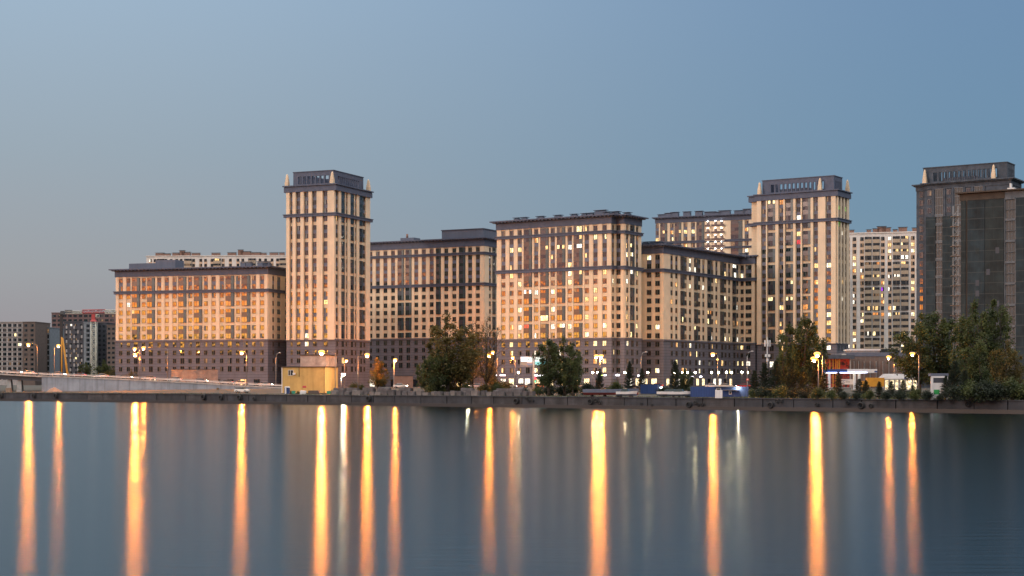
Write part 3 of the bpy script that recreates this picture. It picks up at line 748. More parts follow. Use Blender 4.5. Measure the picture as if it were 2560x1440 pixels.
pale('apartment_block', 'distant white apartment slab showing above the long low block, with rooftop vents', (728, 960), 4, 366, 4, (560, 650.5), 3.0,
     [(x, ('L' if i % 5 in (2,) else 'w'), (4.5 if i % 5 == 2 else 1.6)) for i, x in enumerate([376, 388, 402, 415, 428, 442, 453, 470, 484, 502, 514, 530, 543, 558, 576, 595, 607, 630, 650, 664, 680, 694, 708])],
     {'lit': .12, 'dim': .15}, 2.4, 72, vents=((400, 5, 1.6), (418, 4, 1.2), (440, 4, 1.6), (456, 3, 3), (466, 5, 2), (490, 5, 1.4), (540, 5, 1.4), (580, 5, 1.6), (602, 3, 3.2), (615, 6, 2.2), (640, 6, 1.6), (660, 3, 1.2), (685, 5, 1.4), (705, 3, 1.4)))

# far-left estate, about a kilometre off
def estate(label, corner, th, left, top, pitch, wall, wm, ww, wh, step, prob, seed, depth=25, lines=None, right=None):
    s = Bld('residential_block', label, 'building', corner, th, 3.2, 'far housing estate blocks', seed)
    xl = s.uF(left); zt = s.zF(left, top); mb = MB()
    s.slab('wall', [(xl, 0, 0, depth)], 0, zt, 0, wall); s.slab('parapet', [(xl, 0, 0, depth)], zt + .002, zt + .5, .2, wall)
    n = max(1, int((-xl) / step)); rows = int((zt - 3) / pitch)
    for j in range(rows):
        for i in range(n): s.window('F', 0, xl + (i + .5) * (-xl) / n, zt - 1.9 - pitch * j, ww, wh, s.pick(prob), 'frame_dark')
        if right:
            for i in range(right): s.window('S', 0, (i + .5) * depth / right, zt - 1.9 - pitch * j, ww, wh, s.pick(prob), 'frame_dark')
    if lines:
        m2 = MB()
        for j in range(rows): s.wb(m2, 'F', 0, xl, 0, zt - .55 - pitch * j, zt - .25 - pitch * j, .002, .12, M[lines])
        m2.build('floor_band', s.root)
    s.done(); return s
M['dgrey'] = mat('dark_cladding', (.045, .05, .065), .7); M['dred'] = mat('brown_red_cladding', (.13, .085, .085), .8)
M['bluegrey'] = mat('blue_grey_cladding', (.16, .19, .22), .7); M['offwhite'] = mat('off_white_cladding', (.34, .33, .33), .8)
M['brownc'] = mat('brown_cladding', (.11, .085, .075), .8)
PE = {'lit': .02, 'dim': .05, 'teal': .5}
estate('far block with white vertical piers at the left edge of the city', (56, 1000), 5, -20, 806, 3.0, 'offwhite', 'glass', 2.2, 1.9, 3.2, PE, 81, lines='brownc')
estate('far brown block with wide windows, next to the white-piered block', (88, 990), 5, 57, 806, 3.0, 'brownc', 'glass', 1.9, 1.6, 2.7, PE, 82)
estate('far blue-grey gridded block behind the first orange lamp', (124, 1010), 5, 89, 820, 3.4, 'bluegrey', 'glass', 2.4, 2.4, 3.0, PE, 83, lines='offwhite')
estate('far brown-red high-rise with flat roof behind the cranes', (300, 1080), 5, 129, 783, 3.0, 'dred', 'glass', 2.5, 1.6, 3.6, PE, 84)
s = estate('far slate-black block with scattered white panels', (208, 980), 5, 160, 805, 2.9, 'dgrey', 'glass', 1.3, 1.4, 2.6, {'dim': .3, 'lit': .03}, 85)
def wpan(mb):
    zt = s.zF(160, 805)
    for j in range(1, 12):
        for i in (1, 3, 4): 
            u = s.uF(160) + 1.2 + 2.4 * ((i + j) % 5); s.wb(mb, 'F', 0, u, u + .95, zt - 1.2 - 2.9 * j, zt + .6 - 2.9 * j, .12, .2, M['offwhite'])
s.part('white_panel', wpan)
estate('far pale blue block directly behind the tower crane mast', (231, 975), 5, 209, 807, 2.9, 'bluegrey', 'glass', 2.0, 1.9, 2.9, {'teal': .6}, 86, lines='bluegrey')
estate('far teal-windowed dark block right of the crane mast', (266, 985), 5, 232, 808, 2.9, 'dgrey', 'glass', 1.6, 1.5, 2.4, {'teal': .8}, 87)
estate('far low brown block touching the long cream block', (300, 965), 5, 267, 814, 2.9, 'brownc', 'glass', 1.6, 1.4, 2.3, {'teal': .6, 'lit': .03}, 88)

# ------------------------------------------------------------------ unfinished grey shell tower
s = Bld('unfinished_tower', 'unfinished grey concrete tower with two cream pinnacles and netting, behind the scaffolded block', 'building', (2527, 535), 33, 3.0, None, 91)
xl = s.uF(2312); dS = s.uS(2552); z0 = row0(s, 'F', 2324, 483); zs = z0 - 3 * 17.5; zt = z0 + 1.2
xw = s.uF(2291, 2.5)
s.mass([(xl, 0, 0, dS), (xw, xl - .002, 2.5, dS)], zs, zt, cream='concrete', stone='concrete', frieze=1.5, over=1.3, bands=[], trim='concrete', dent=False, lip=.2)
for px, w in ((2324, 1.4), (2372, 1.4), (2421, 1.4)):
    for i in range(22): s.window('F', 0, s.uF(px), z0 - 3 * i, w, 1.8, 'dim' if s.rnd.random() < .1 else 'dark', 'frame_dark', out=.02)
for i in range(22): s.window('F', 2.5, s.uF(2303.5, 2.5), z0 - 3 * i, 1.2, 1.9, 'dark', 'frame', out=.02)
LGF = [(0, 2)] + [(3 + 0, 3)] + [(4 + 2 * i, 5 + 2 * i) for i in range(8)]
for px, w in ((2348, 2.7), (2397, 2.7), (2446, 2.7)):
    for (r0_, r1) in LGF:
        mb = MB(); u = s.uF(px); n = r1 - r0_ + 1; za = z0 - 3 * r0_ + 1.2; zb = z0 - 3 * r1 - 1.5
        s.wb(mb, 'F', 0, u - w / 2, u + w / 2, zb, za, .01, .05, M['black'])
        for q in range(4): uu = u - w / 2 + w * q / 3; s.wb(mb, 'F', 0, uu - .04, uu + .04, zb, za, .052, .16, M['dimsteel'])
        for q in range(n + 1): zz = zb + (za - zb) * q / n; s.wb(mb, 'F', 0, u - w / 2 - .1, u + w / 2 + .1, zz - .06, zz + .06, .165, .22, M['dimsteel'])
        s.wb(mb, 'F', 0, u - w / 2 - .2, u + w / 2 + .2, zb - .9, zb - .1, .01, .35, M['palecon'])
        mb.build('balcony', s.root)
    for (a, b_) in ((u - w / 2 - .9, u - w / 2 - .3),): s.pil('F', 0, [(a, b_), (-b_ + 2 * u, -a + 2 * u)], zs, zt, .4, 'concrete')
for (a, b_) in ((2316, 2339), (2357, 2387), (2405, 2437)):
    mb = MB(); ua, ub = s.uF(a), s.uF(b_); s.wb(mb, 'F', 0, ua, ub, 2, z0 - 8.2, .5, .56, M['net']); mb.build('safety_net', s.root)
ztop = zt + 1.5 + .75
crown(s, xl - 1.0, -1.6, 1.4, dS - 1.6, ztop, 5.4, 'concrete', 13, 6)
for (x, y) in ((xl, 0), (s.uF(2484), 0)): pinnacle(s, x, y, ztop, 4.8)
s.done()

# ------------------------------------------------------------------ netted building at the right edge
s = Bld('unfinished_block', 'dark netted block under construction with brown parapet, at the right edge', 'building', (2700, 418), 33, 3.0, None, 92)
xl = s.uF(2402); zt = s.zF(2530, 490); zt0 = zt
s.slab('wall', [(xl, 0, 0, 16)], 0, zt, 0, 'concrete')
x1 = s.uF(2513)
mb = MB(); mb.box(xl - .25, x1, -.3, 16.25, zt - .5, zt + 1.4, M['brownpar']); mb.box(x1 + .002, 0, -.26, 16.2, zt - .6, zt + 1.4, M['palecon']); mb.build('parapet', s.root)
mb = MB(); mb.box(xl - 1.2, .8, -1.3, 17, zt + 1.402, zt + 1.75, M['brownpar']); mb.build('cornice', s.root)
for (a, b_, m) in ((2404, 2416, 'net2'), (2420, 2463, 'net'), (2464, 2511, 'net2'), (2541, 2640, 'net')):
    mb = MB(); s.wb(mb, 'F', 0, s.uF(a), s.uF(b_), 1, zt - .6, .55, .62, M[m]); mb.build('safety_net', s.root)
mb = MB(); s.wb(mb, 'F', 0, s.uF(2416.5), s.uF(2419.8), 0, zt - .5, .0, .35, M['brownpar']); s.wb(mb, 'F', 0, s.uF(2511.5), s.uF(2514), 0, zt - .5, .0, .4, M['palecon']); s.wb(mb, 'F', 0, s.uF(2538.6), s.uF(2540.4), 0, zt - .5, .0, .4, M['palecon']); mb.build('pilaster', s.root)
for i in range(18):
    z = zt - 2.2 - 2.85 * i
    if z < 1: break
    mb = MB(); ua, ub = s.uF(2515), s.uF(2538)
    s.wb(mb, 'F', 0, ua, ub, z - 1.3, z + 1.3, .01, .04, M['black'])
    for q in range(4): uu = ua + (ub - ua) * q / 3; s.wb(mb, 'F', 0, uu - .035, uu + .035, z - 1.3, z + 1.3, .05, .14, M['dimsteel'])
    s.wb(mb, 'F', 0, ua, ub, z - 1.45, z - 1.3, .05, .4, M['palecon'])
    if i % 2 == 0: s.wb(mb, 'F', 0, ua - .1, ub + .1, z + 1.3, z + 1.9, .05, .5, M['palecon'])
    mb.build('balcony', s.root)
for j in range(17):
    for px in (2428, 2445, 2472, 2495):
        u = s.uF(px); z = zt - 3 - 2.85 * j
        if s.rnd.random() < .4: mb = MB(); s.wb(mb, 'F', 0, u - .5, u + .5, z - .8, z + .8, .622, .65, M['dgrey'] if s.rnd.random() < .5 else M['net2']); mb.build('opening', s.root)
s.part('site_stair', lambda mb: (mb.box(s.uF(2518, 3), s.uF(2536, 3), 3, 5, zt + 1.75, zt + 2.6, M['whitep']), mb.box(s.uF(2524, 3), s.uF(2528, 3), 3, 4, zt + 2.6, zt + 3.8, M['whitep'])))
s.done()
# builders' hoist on the shell tower's face
t = thing('construction_hoist', 'tall lattice hoist mast with timber landings between the grey shell and netted block', 'hoist', tuple(PG(2389, 470)))
mb = MB(); h = Zp(515, 470) - t.location.z
for sx in (-.7, .7):
    for sy in (-.5, .5): mb.box(sx - .06, sx + .06, sy - .06, sy + .06, 0, h, M['steel'])
for i in range(int(h / 1.5)):
    z = 1.5 * i; mb.box(-.7, .7, -.56, -.5, z, z + .08, M['steel']); mb.tube([(-.7, -.53, z), (.7, -.53, z + 1.5)], .035, M['steel'], 4)
mb.build('mast', t)
for i in range(int(h / 2.9)):
    mb = MB(); mb.box(-1.4, 1.3, -.9, .6, 2.9 * i + 1.2, 2.9 * i + 1.32, M['sand']); mb.build('landing', t)

LM = [(40, 'the bridge opening'), (136, 'the sand heap'), (235, 'the tower crane'), (350, 'the double ramp lamp'), (480, 'the pale hoarding'), (605, 'the white hatchback'), (760, 'the yellow shed'), (945, 'the orange autumn tree'), (1050, 'the small round tree'), (1115, 'the tall middle willow'),
      (1222, 'the bare trees'), (1334, 'the billboard'), (1400, 'the dark billboard trees'), (1495, 'the double lamp post'), (1550, 'the grey-blue boat hull'), (1626, 'the blue container'), (1690, 'the pine over the boats'), (1796, 'the blue site cabin'), (1915, 'the telecom mast'),
      (2003, 'the tall poplar'), (2120, 'the banner sign'), (2190, 'the orange truck'), (2250, 'the lit kiosk'), (2330, 'the white shelter'), (2400, 'the pine by the shelter'), (2460, 'the huge dark trees'), (2545, 'the right edge')]
ORD = ['first', 'second', 'third', 'fourth', 'fifth', 'sixth', 'seventh', 'eighth', 'ninth', 'tenth', 'eleventh', 'twelfth']
def place_labels(items, fmt):
    """items: list of (key, px); gives each key a label naming the nearest landmark and its order there from the left"""
    by = {}
    for k, px in items: by.setdefault(min(LM, key=lambda l: abs(l[0] - px))[1], []).append((px, k))
    out = {}
    for lm, l in by.items():
        l.sort()
        for i, (_, k) in enumerate(l): out[k] = fmt % (('' if len(l) == 1 else ORD[i] + ' from the left, '), lm)
    return out

# ------------------------------------------------------------------ trees and plants
def leafquad(mb, c, s, m, rnd, up=False):
    a = Vector((rnd.gauss(0, 1), rnd.gauss(0, 1), rnd.gauss(0, 1))).normalized()
    b = a.cross(Vector((rnd.gauss(0, 1), rnd.gauss(0, 1), rnd.gauss(0, 1)))).normalized()
    a = a * s; b = b * s * .6
    mb.poly([c - a, c + b, c + a, c - b], m)
def tree_data(seed, h=10.0, w=5.0, leads=4, nb=17, nl=150, ls=.16, bare=.0, m='leaf', low=.17, cs=.66, spread=.35):
    """a willow or poplar: short forked bole, several rising leaders of unequal height, leaf clumps along the limbs of each"""
    r = random.Random(seed); wd = MB(); lf = MB()
    fork = Vector((r.uniform(-.15, .15), 0, h * .14))
    wd.tube([(0, 0, -.3), (.03, 0, h * .06), fork], [h * .026, h * .021, h * .017], M['wood'], 7)
    for li in range(leads):
        a0 = 6.283 * li / leads + r.uniform(-.5, .5); tr_ = w * spread * (r.uniform(.75, 1.1) if li else .15)
        hh = h * (1.0 if li == 0 else r.uniform(.78, .97))
        d = Vector((math.cos(a0), math.sin(a0), 0))
        pts = [fork, fork + d * tr_ * .45 + Vector((0, 0, h * .16)), fork + d * tr_ * .85 + Vector((r.uniform(-.2, .2), 0, (hh - fork.z) * .55)), d * tr_ + Vector((r.uniform(-.2, .2), 0, hh * .95))]
        wd.tube(pts, [h * .014, h * .011, h * .007, h * .002], M['wood'], 5)
        def tp(t):
            k = t * 3; i = min(2, int(k)); return pts[i].lerp(pts[i + 1], k - i)
        rw_ = w * (.5 - spread * .55)
        for i in range(nb):
            t = low + (1 - low) * ((i + r.random()) / nb); a = r.uniform(0, 6.283)
            prof = math.sin(math.pi * min(1, t * .80 + .17)) ** .75
            rad = rw_ * prof * r.uniform(.4, 1.25); st = tp(max(.05, t - rad / h * .9)); tpos = tp(t)
            c = Vector((tpos.x + math.cos(a) * rad, tpos.y + math.sin(a) * rad, min(tpos.z + r.uniform(-.2, .3), h)))
            mid = st.lerp(c, .5) + Vector((0, 0, -rad * .1))
            wd.tube([st, mid, c], [h * .004, h * .003, h * .0012], M['wood'], 4, False)
            for q in range(2 + int(bare * 6)):
                e = c + Vector((r.uniform(-.8, .8), r.uniform(-.8, .8), r.uniform(.2, 1.5))) * cs
                wd.tube([mid.lerp(c, r.uniform(.3, 1)), e], [h * .0019, h * .0007], M['wood'], 3, False)
            n = int(nl * (1 - bare) * r.uniform(.35, 1.3)); sx = cs * r.uniform(.45, 1.05) * (.55 + .6 * prof)
            for q in range(n):
                dd = Vector((r.gauss(0, .5), r.gauss(0, .5), r.gauss(.1, .68))) * sx
                leafquad(lf, c + dd, ls * r.uniform(.5, 1.25), M[m], r)
    return wd.data('trunk'), lf.data('crown')
def conifer_data(seed, h=10.0, w=4.6, m='leafd', n=70):
    r = random.Random(seed); wd = MB(); lf = MB()
    wd.tube([(0, 0, -.3), (0, 0, h * .96)], [h * .016, h * .003], M['wood'], 6)
    for i in range(n):
        t = ((i + r.random()) / n) ** .9; z = h * (.04 + .93 * t); L = (w / 2) * (1 - t) ** .8 * r.uniform(.7, 1.15) + .15; a = i * 2.4 + r.uniform(-.3, .3)
        d = Vector((math.cos(a), math.sin(a), 0)); p0 = Vector((0, 0, z)); p1 = p0 + d * L + Vector((0, 0, L * r.uniform(.15, .5)))
        wd.tube([p0, p1], [h * .003, .01], M['wood'], 3, False)
        k = int(26 + 70 * L)
        for q in range(k):
            u = r.uniform(.15, 1.05); c = p0.lerp(p1, u) + Vector((r.gauss(0, .13), r.gauss(0, .13), r.gauss(.02, .12)))
            dd = (d * .5 + Vector((r.gauss(0, .5), r.gauss(0, .5), .45 + r.gauss(0, .3)))).normalized() * r.uniform(.16, .34)
            sd = dd.cross(Vector((r.gauss(0, 1), r.gauss(0, 1), r.gauss(0, 1)))).normalized() * .045
            lf.poly([c - sd, c + sd, c + dd + sd * .4, c + dd - sd * .4], M[m])
    return wd.data('trunk'), lf.data('crown')
def bush_data(seed, m='leaf', h=2.0, w=3.0, n=2600):
    r = random.Random(seed); wd = MB(); lf = MB(); cl = []
    for i in range(16):
        a = r.uniform(0, 6.28); q = r.uniform(0, w / 2 * .8); c = Vector((math.cos(a) * q, math.sin(a) * q, h * r.uniform(.25, .85) * (1 - q / w)))
        cl.append(c); wd.tube([(0, 0, -.1), c], [.04, .01], M['wood'], 3, False)
    for i in range(n):
        c = r.choice(cl); leafquad(lf, c + Vector((r.gauss(0, .3), r.gauss(0, .3), r.gauss(0, .3))), r.uniform(.06, .13), M[m], r)
    return wd.data('stem'), lf.data('foliage')
TREES = {'broad': [tree_data(1, w=5.6, leads=5, nl=115), tree_data(2, w=5.4, leads=5, nl=110), tree_data(3, w=5.8, leads=4, m='leafy', nl=115)],
         'poplar': [tree_data(4, w=4.2, leads=4, nl=115), tree_data(5, w=4.4, leads=4, nl=110)],
         'autumn': [tree_data(6, w=4.8, m='leafy', nl=130, ls=.14)],
         'bare': [tree_data(7, w=4.2, nb=20, nl=110, bare=.70, m='leafy', ls=.09), tree_data(8, w=4.6, nb=20, nl=110, bare=.66, m='leafy', ls=.09)],
         'pine': [conifer_data(11), conifer_data(12, w=5.2), conifer_data(13, w=4.0)],
         'bush': [bush_data(21), bush_data(22, 'leafy'), bush_data(23, 'leafd')]}
tr_rnd = random.Random(5)
def tree(kind, var, px, top, D, label, wscale=1.0, group=None):
    p = PG(px, D); h = Zp(top, D) - p.z
    cat = {'bush': 'bush', 'pine': 'pine tree'}.get(kind, 'tree'); nm = {'bush': 'bush', 'pine': 'pine_tree', 'bare': 'bare_tree'}.get(kind, 'tree')
    a, c = TREES[kind][var]; base = 2.0 if kind == 'bush' else 10.0
    t = thing(nm, label, cat, tuple(p), tr_rnd.uniform(0, 6.28), group)
    s = h / base; t.scale = (s * wscale, s * wscale, s)
    link('stem' if kind == 'bush' else 'trunk', a, t); link('foliage' if kind == 'bush' else 'crown', c, t)
TL = [
 ('broad', 2, 1118, 783, 400, 'tall green willow, highest tree of the middle clump, before the dark-windowed block', 1.25),
 ('autumn', 0, 1150, 835, 404, 'yellowing tree leaning against the right of the tall middle willow', .9),
 ('broad', 0, 1092, 870, 398, 'rust-tinged lower tree on the left flank of the tall middle willow', 1.1),
 ('bare', 0, 1182, 805, 420, 'nearly bare tree just right of the tall middle willow', .9),
 ('bare', 1, 1216, 792, 415, 'bare-branched tree beside the bright lamp at the edge of the lit block', .9),
 ('autumn', 0, 1228, 885, 440, 'orange-lit young tree under the bright lamp by the lit block', .75),
 ('broad', 1, 1062, 902, 425, 'small round green tree left of the tall middle willow', 1.0),
 ('autumn', 0, 945, 893, 450, 'orange-glowing autumn tree right of the yellow shed', 1.25),
 ('poplar', 0, 1372, 843, 385, 'dark leafy tree beside the lit billboard', 1.25),
 ('poplar', 1, 1412, 841, 388, 'dark leafy tree second to the right of the billboard', 1.15),
 ('broad', 0, 1432, 880, 382, 'lower spreading tree right of the two dark billboard trees', .9),
 ('pine', 0, 1574, 903, 405, 'young pine before the right end of the lit block', .85),
 ('pine', 1, 1605, 920, 402, 'smaller young pine next to the unlit curved lamp post', .9),
 ('pine', 1, 1688, 901, 380, 'dark pine standing over the white boats', .95),
 ('broad', 1, 1712, 922, 384, 'round dark tree right of the pine over the boats', 1.2),
 ('pine', 2, 1499, 921, 395, 'thin pine under the double orange lamp', 1.0),
 ('poplar', 0, 2003, 786, 352, 'tall dark poplar before the broad cream tower', 1.15),
 ('broad', 0, 1968, 843, 350, 'dark tree on the left flank of the tall poplar', .75),
 ('poplar', 1, 2038, 822, 356, 'dark tree on the right flank of the tall poplar', .85),
 ('pine', 1, 1912, 905, 350, 'dark pine right of the blue cabin', 1.1),
 ('pine', 0, 1940, 900, 345, 'dark pine under the telecom mast', 1.1),
 ('pine', 2, 1886, 925, 345, 'short dark pine against the end of the blue cabin', 1.3),
 ('pine', 1, 1978, 915, 338, 'dark pine in front of the tall poplar', 1.2),
 ('pine', 0, 2008, 925, 335, 'bushy pine low in front of the tall poplar', 1.3),
 ('pine', 2, 2040, 900, 338, 'dark pine beneath the pair of orange lamps', 1.2),
 ('pine', 0, 2060, 930, 330, 'bushy pine at the left end of the lit canopy', 1.2),
 ('pine', 2, 2096, 928, 326, 'slim pine before the lit canopy column', 1.1),
 ('pine', 1, 2148, 946, 322, 'small pine between the banner and the orange truck', 1.5),
 ('pine', 0, 2165, 950, 318, 'small pine in front of the orange truck', 1.4),
 ('pine', 2, 2198, 953, 318, 'small pine at the left corner of the lit kiosk', 1.6),
 ('pine', 1, 2228, 952, 316, 'small pine before the lit kiosk door', 1.4),
 ('pine', 0, 2258, 950, 316, 'small pine before the lit kiosk right window', 1.5),
 ('pine', 1, 2282, 962, 312, 'low pine at the foot of the two-stemmed tree', 1.7),
 ('poplar', 1, 2298, 782, 345, 'leafy tree hiding the corner of the grey shell tower, left of its pair', 1.15),
 ('poplar', 0, 2348, 772, 348, 'leafy tree hiding the grey shell tower, right of its pair', 1.15),
 ('broad', 0, 2430, 752, 330, 'huge dark tree before the netted block, left of two', .85),
 ('broad', 1, 2482, 748, 334, 'huge dark tree before the netted block, right of two', .85),
 ('poplar', 1, 2450, 830, 312, 'pale green pointed tree in front of the two huge dark trees', 1.1),
 ('broad', 2, 2515, 850, 322, 'orange-tinged tree on the right flank of the huge dark trees', .9),
 ('autumn', 0, 2548, 925, 330, 'small orange-lit tree at the right edge', 1.1),
 ('pine', 1, 2388, 900, 305, 'dark pine right of the white frame', 1.1),
 ('pine', 0, 2412, 925, 300, 'broad dark pine low beside the white frame', 1.4),
 ('pine', 2, 2365, 938, 302, 'short pine leaning over the white frame', 1.3),
 ('broad', 1, 215, 905, 640, 'small dark tree under the tower crane', 1.2),
 ('broad', 0, 262, 900, 650, 'small dark tree left of the long cream block', 1.3),
 ('broad', 2, 282, 918, 620, 'low yellowish tree against the corner of the long cream block', 1.3),
 ('broad', 2, 330, 922, 565, 'yellowish shrub tree under the double orange lamp on the ramp', .9),
]
for t in TL: tree(t[0], t[1], t[2], t[3], t[4], t[5], t[6] if len(t) > 6 else 1)
br = random.Random(9)
BL = [(2080, 975, 312), (2110, 978, 312), (2140, 980, 308), (2175, 976, 306), (2215, 978, 305), (2250, 975, 304), (2290, 972, 303), (2318, 975, 302), (2390, 960, 298), (2425, 955, 297), (2460, 950, 296),
      (2495, 955, 296), (2530, 950, 296), (2556, 960, 297), (2350, 985, 300), (1880, 975, 335), (1905, 965, 334), (1930, 968, 333), (1955, 965, 330), (1985, 968, 328), (2015, 968, 324), (2045, 970, 320),
      (1660, 965, 365), (1725, 968, 352), (1345, 965, 400), (1375, 960, 396), (1405, 962, 392), (1435, 958, 392), (1310, 968, 410), (1255, 945, 415), (1240, 955, 412), (1210, 955, 415), (1090, 948, 400),
      (1130, 950, 404), (1165, 958, 412), (1080, 955, 410), (1005, 968, 425), (885, 955, 470), (905, 962, 470), (725, 975, 446), (745, 978, 444), (830, 974, 436), (855, 972, 440), (545, 969, 520), (1470, 955, 398), (1540, 955, 400)]
BLB = place_labels([(i, t[0]) for i, t in enumerate(BL)], 'low bush on the quay yard, %snear %s')
for i, (px, top, D) in enumerate(BL):
    dark = px > 1300
    tree('bush', 2 if dark and i % 3 else (1 if not dark and i % 2 else 0), px, top, D, BLB[i], 1.1 if dark else .9, 'dark bushes along the right quay yard' if dark else 'green bushes along the left quay yard')
# weeds on the quay edge
def weeds():
    r = random.Random(3); mb = MB()
    for i in range(9000):
        px = r.uniform(560, 2600) if r.random() < .75 else r.uniform(0, 560)
        if r.random() < .4 and px < 1800: continue
        off = r.uniform(1.4, 11) if px > 700 else r.uniform(1.3, 4); p = Q(px, off); z = g(p.x, p.y)
        hh = r.uniform(.15, .6) * (1.3 if px > 1850 else .8); a = r.uniform(0, 3.14); d = Vector((math.cos(a), math.sin(a), 0)) * r.uniform(.03, .09)
        b0 = Vector((p.x, p.y, z - .03)); tp_ = b0 + Vector((r.uniform(-.15, .15), r.uniform(-.15, .15), hh))
        mb.poly([b0 - d, b0 + d, tp_], M['grass'])
    stuff(mb.build('grass'), 'weeds and rough grass growing along the quay edge', 'grass')
weeds()

# ------------------------------------------------------------------ ramp, retaining wall, bridge, guard rail
RP = [(-140, 548, 9.0), (0, 544, 8.3), (105, 540, 7.5), (320, 533, 6.3), (500, 527, 5.1), (620, 522, 4.15), (720, 518, 3.5)]
RPW = [(Xp(px, D), D, z) for px, D, z in RP]
def ramp_at(px):
    for (a, b_) in zip(RP[:-1], RP[1:]):
        if a[0] <= px <= b_[0]:
            t = (px - a[0]) / (b_[0] - a[0]); D = a[1] + (b_[1] - a[1]) * t; return Vector((Xp(px, D), D, a[2] + (b_[2] - a[2]) * t))
mb = MB(); vs = []
for (x, y, z) in RPW: vs += [(x, y, z), (x, y + 15, z)]
mb.mesh(vs, [(2 * i, 2 * i + 2, 2 * i + 3, 2 * i + 1) for i in range(len(RPW) - 1)], M['asphalt']); struct(mb.build('ramp_road'))
rw = thing('retaining_wall', 'long grey panelled concrete wall carrying the ramp road', 'retaining wall', (RPW[2][0], RPW[2][1], 2))
O = Vector(rw.location)
def prism(mb, pts, y0, y1, m):
    """pts: (world x, world y, z bottom, z top) along the wall"""
    for a, b_ in zip(pts[:-1], pts[1:]):
        vs = []
        for (x, y, zb, zt) in (a, b_):
            for yy in (y0, y1):
                for z in (zb, zt): vs.append(Vector((x, y + yy, z)) - O)
        mb.mesh(vs, [(0, 4, 5, 1), (2, 3, 7, 6), (1, 5, 7, 3), (0, 2, 6, 4), (0, 1, 3, 2), (4, 6, 7, 5)], m)
mb = MB(); prism(mb, [(x, y, g(x, y) - .5, z - .35) for (x, y, z) in RPW[2:]], -.3, 15.2, M['wallcon']); mb.build('wall_face', rw)
mb = MB(); prism(mb, [(x, y, z - .345, z + .12) for (x, y, z) in RPW[2:]], -.5, -.004, M['concrete_l']); mb.build('coping', rw)
br_ = thing('road_bridge', 'low concrete road bridge with dark beams at the left edge', 'bridge', (RPW[2][0], RPW[2][1], 2)); O = Vector(br_.location)
mb = MB(); prism(mb, [(x, y, z - .5, z - .05) for (x, y, z) in RPW[:3]], -.5, 15, M['concrete_l']); mb.build('deck', br_)
for off in (.6, 4, 8, 12):
    mb = MB(); prism(mb, [(x, y, z - 1.9, z - .505) for (x, y, z) in RPW[:3]], off, off + .8, M['dgrey']); mb.build('beam', br_)
for px in (20, 46, -40):
    p = ramp_at(px) if px > 0 else Vector((Xp(px, 546), 546, 8.5))
    mb = MB(); mb.frustum(p.x - O.x, p.y - O.y + 2, -.3, p.z - O.z - 1.9, .9, .6, M['concrete_l'], 1.4, .8); mb.build('pier', br_)
gr = thing('guard_rail', 'long galvanised guard rail along the ramp road', 'guard rail', tuple(RPW[0])); O = Vector(gr.location)
mb = MB(); prism(mb, [(x, y, z + .45, z + .80) for (x, y, z) in RPW], -.12, -.06, M['steel']); prism(mb, [(x, y, z + .98, z + 1.06) for (x, y, z) in RPW], -.12, -.06, M['steel']); mb.build('rail', gr)
for px in range(3, 715, 22):
    p = ramp_at(px); mb = MB(); q = p - O; mb.box(q.x - .07, q.x + .07, q.y - .06, q.y + .06, q.z - .05, q.z + 1.1, M['black']); mb.build('post', gr)

# ------------------------------------------------------------------ street lamps
SOD = emit('sodium_bulb', (1, .46, .10), 1); SODE = 5200
def lampmat(c, e): return emit('lamp_glow', c, e)
S1, S2, S3 = lampmat((1, .26, .03), 10500), lampmat((1, .255, .03), 8500), lampmat((1, .26, .035), 3000)
W1 = lampmat((.80, 1, .90), 1500); W2 = lampmat((1, .74, .36), 420); W3 = lampmat((1, .80, .5), 900); S1n = lampmat((1, .28, .035), 5500); S4 = lampmat((1, .27, .035), 1800); S0 = lampmat((1, .27, .04), 19000); HALO = emit('lamp_halo', (1, .42, .06), 2.6)
def lamp(px, py, D, ppx, label, m, r=.42, base=None, pm='pole', two=None, group='orange street lamps'):
    """post at column ppx, glowing head at (px, py)"""
    p = Vector(base) if base is not None else PG(ppx, D)
    t = thing('street_lamp', label, 'street lamp', tuple(p), 0, group)
    hz = Zp(py, D) - p.z; hx = Xp(px, D) - p.x; yy = D - p.y
    mb = MB(); ptop = hz - .3 if abs(hx) > .5 else hz - .25
    mb.tube([(0, 0, -.2), (0, 0, ptop * .5), (0, 0, ptop)], [.16, .12, .08], M[pm], 8); mb.tube([(0, 0, -.05), (0, 0, .9)], [.22, .2], M[pm], 8); mb.build('pole', t)
    heads = [(hx, hz)]
    if two: heads.append((Xp(two[0], D) - p.x, Zp(two[1], D) - p.z))
    for (ax_, az) in heads:
        s = 1 if ax_ >= 0 else -1
        mb = MB(); mb.tube([(0, yy * 0, ptop - .1), (ax_ * .45, 0, az + .28), (ax_ - s * .25, 0, az + .3)], .055, M[pm], 6); mb.build('arm', t)
        mb = MB(); mb.ball((ax_, 0, az + .24), (.58, .26, .14), M[pm], 10, 5); hd = mb.build('lamp_head', t)
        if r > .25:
            mb = MB(); mb.ball((ax_, 0, az + .06), (r * 1.75, r * .9, r * .95), HALO if m is not W1 else W2, 12, 7); mb.build('lens', hd)  # added emissive ellipsoid, imitates the orange halo of light round the bulb
        q = r * (.66 if r > .25 else 1); mb = MB(); mb.ball((ax_, -r * .25, az - (r * 1.12 if r > .25 else r * .5)), (q, q * .8, q * .62), m, 10, 6); mb.build('bulb', hd)
def rb(px): return ramp_at(px) + Vector((0, -.32, 0))
lamp(82, 862, 545.2, 94, 'orange street lamp at the left end of the bridge', S1, base=rb(94))
lamp(146, 864, 556, 136, 'smaller orange lamp beside the dark drilling rig', S3, base=Vector((Xp(136, 556), 556, 7.2)))
lamp(341, 872, 534, 350, 'double orange lamp on the ramp before the long block', S1, base=rb(350), two=(342, 887))
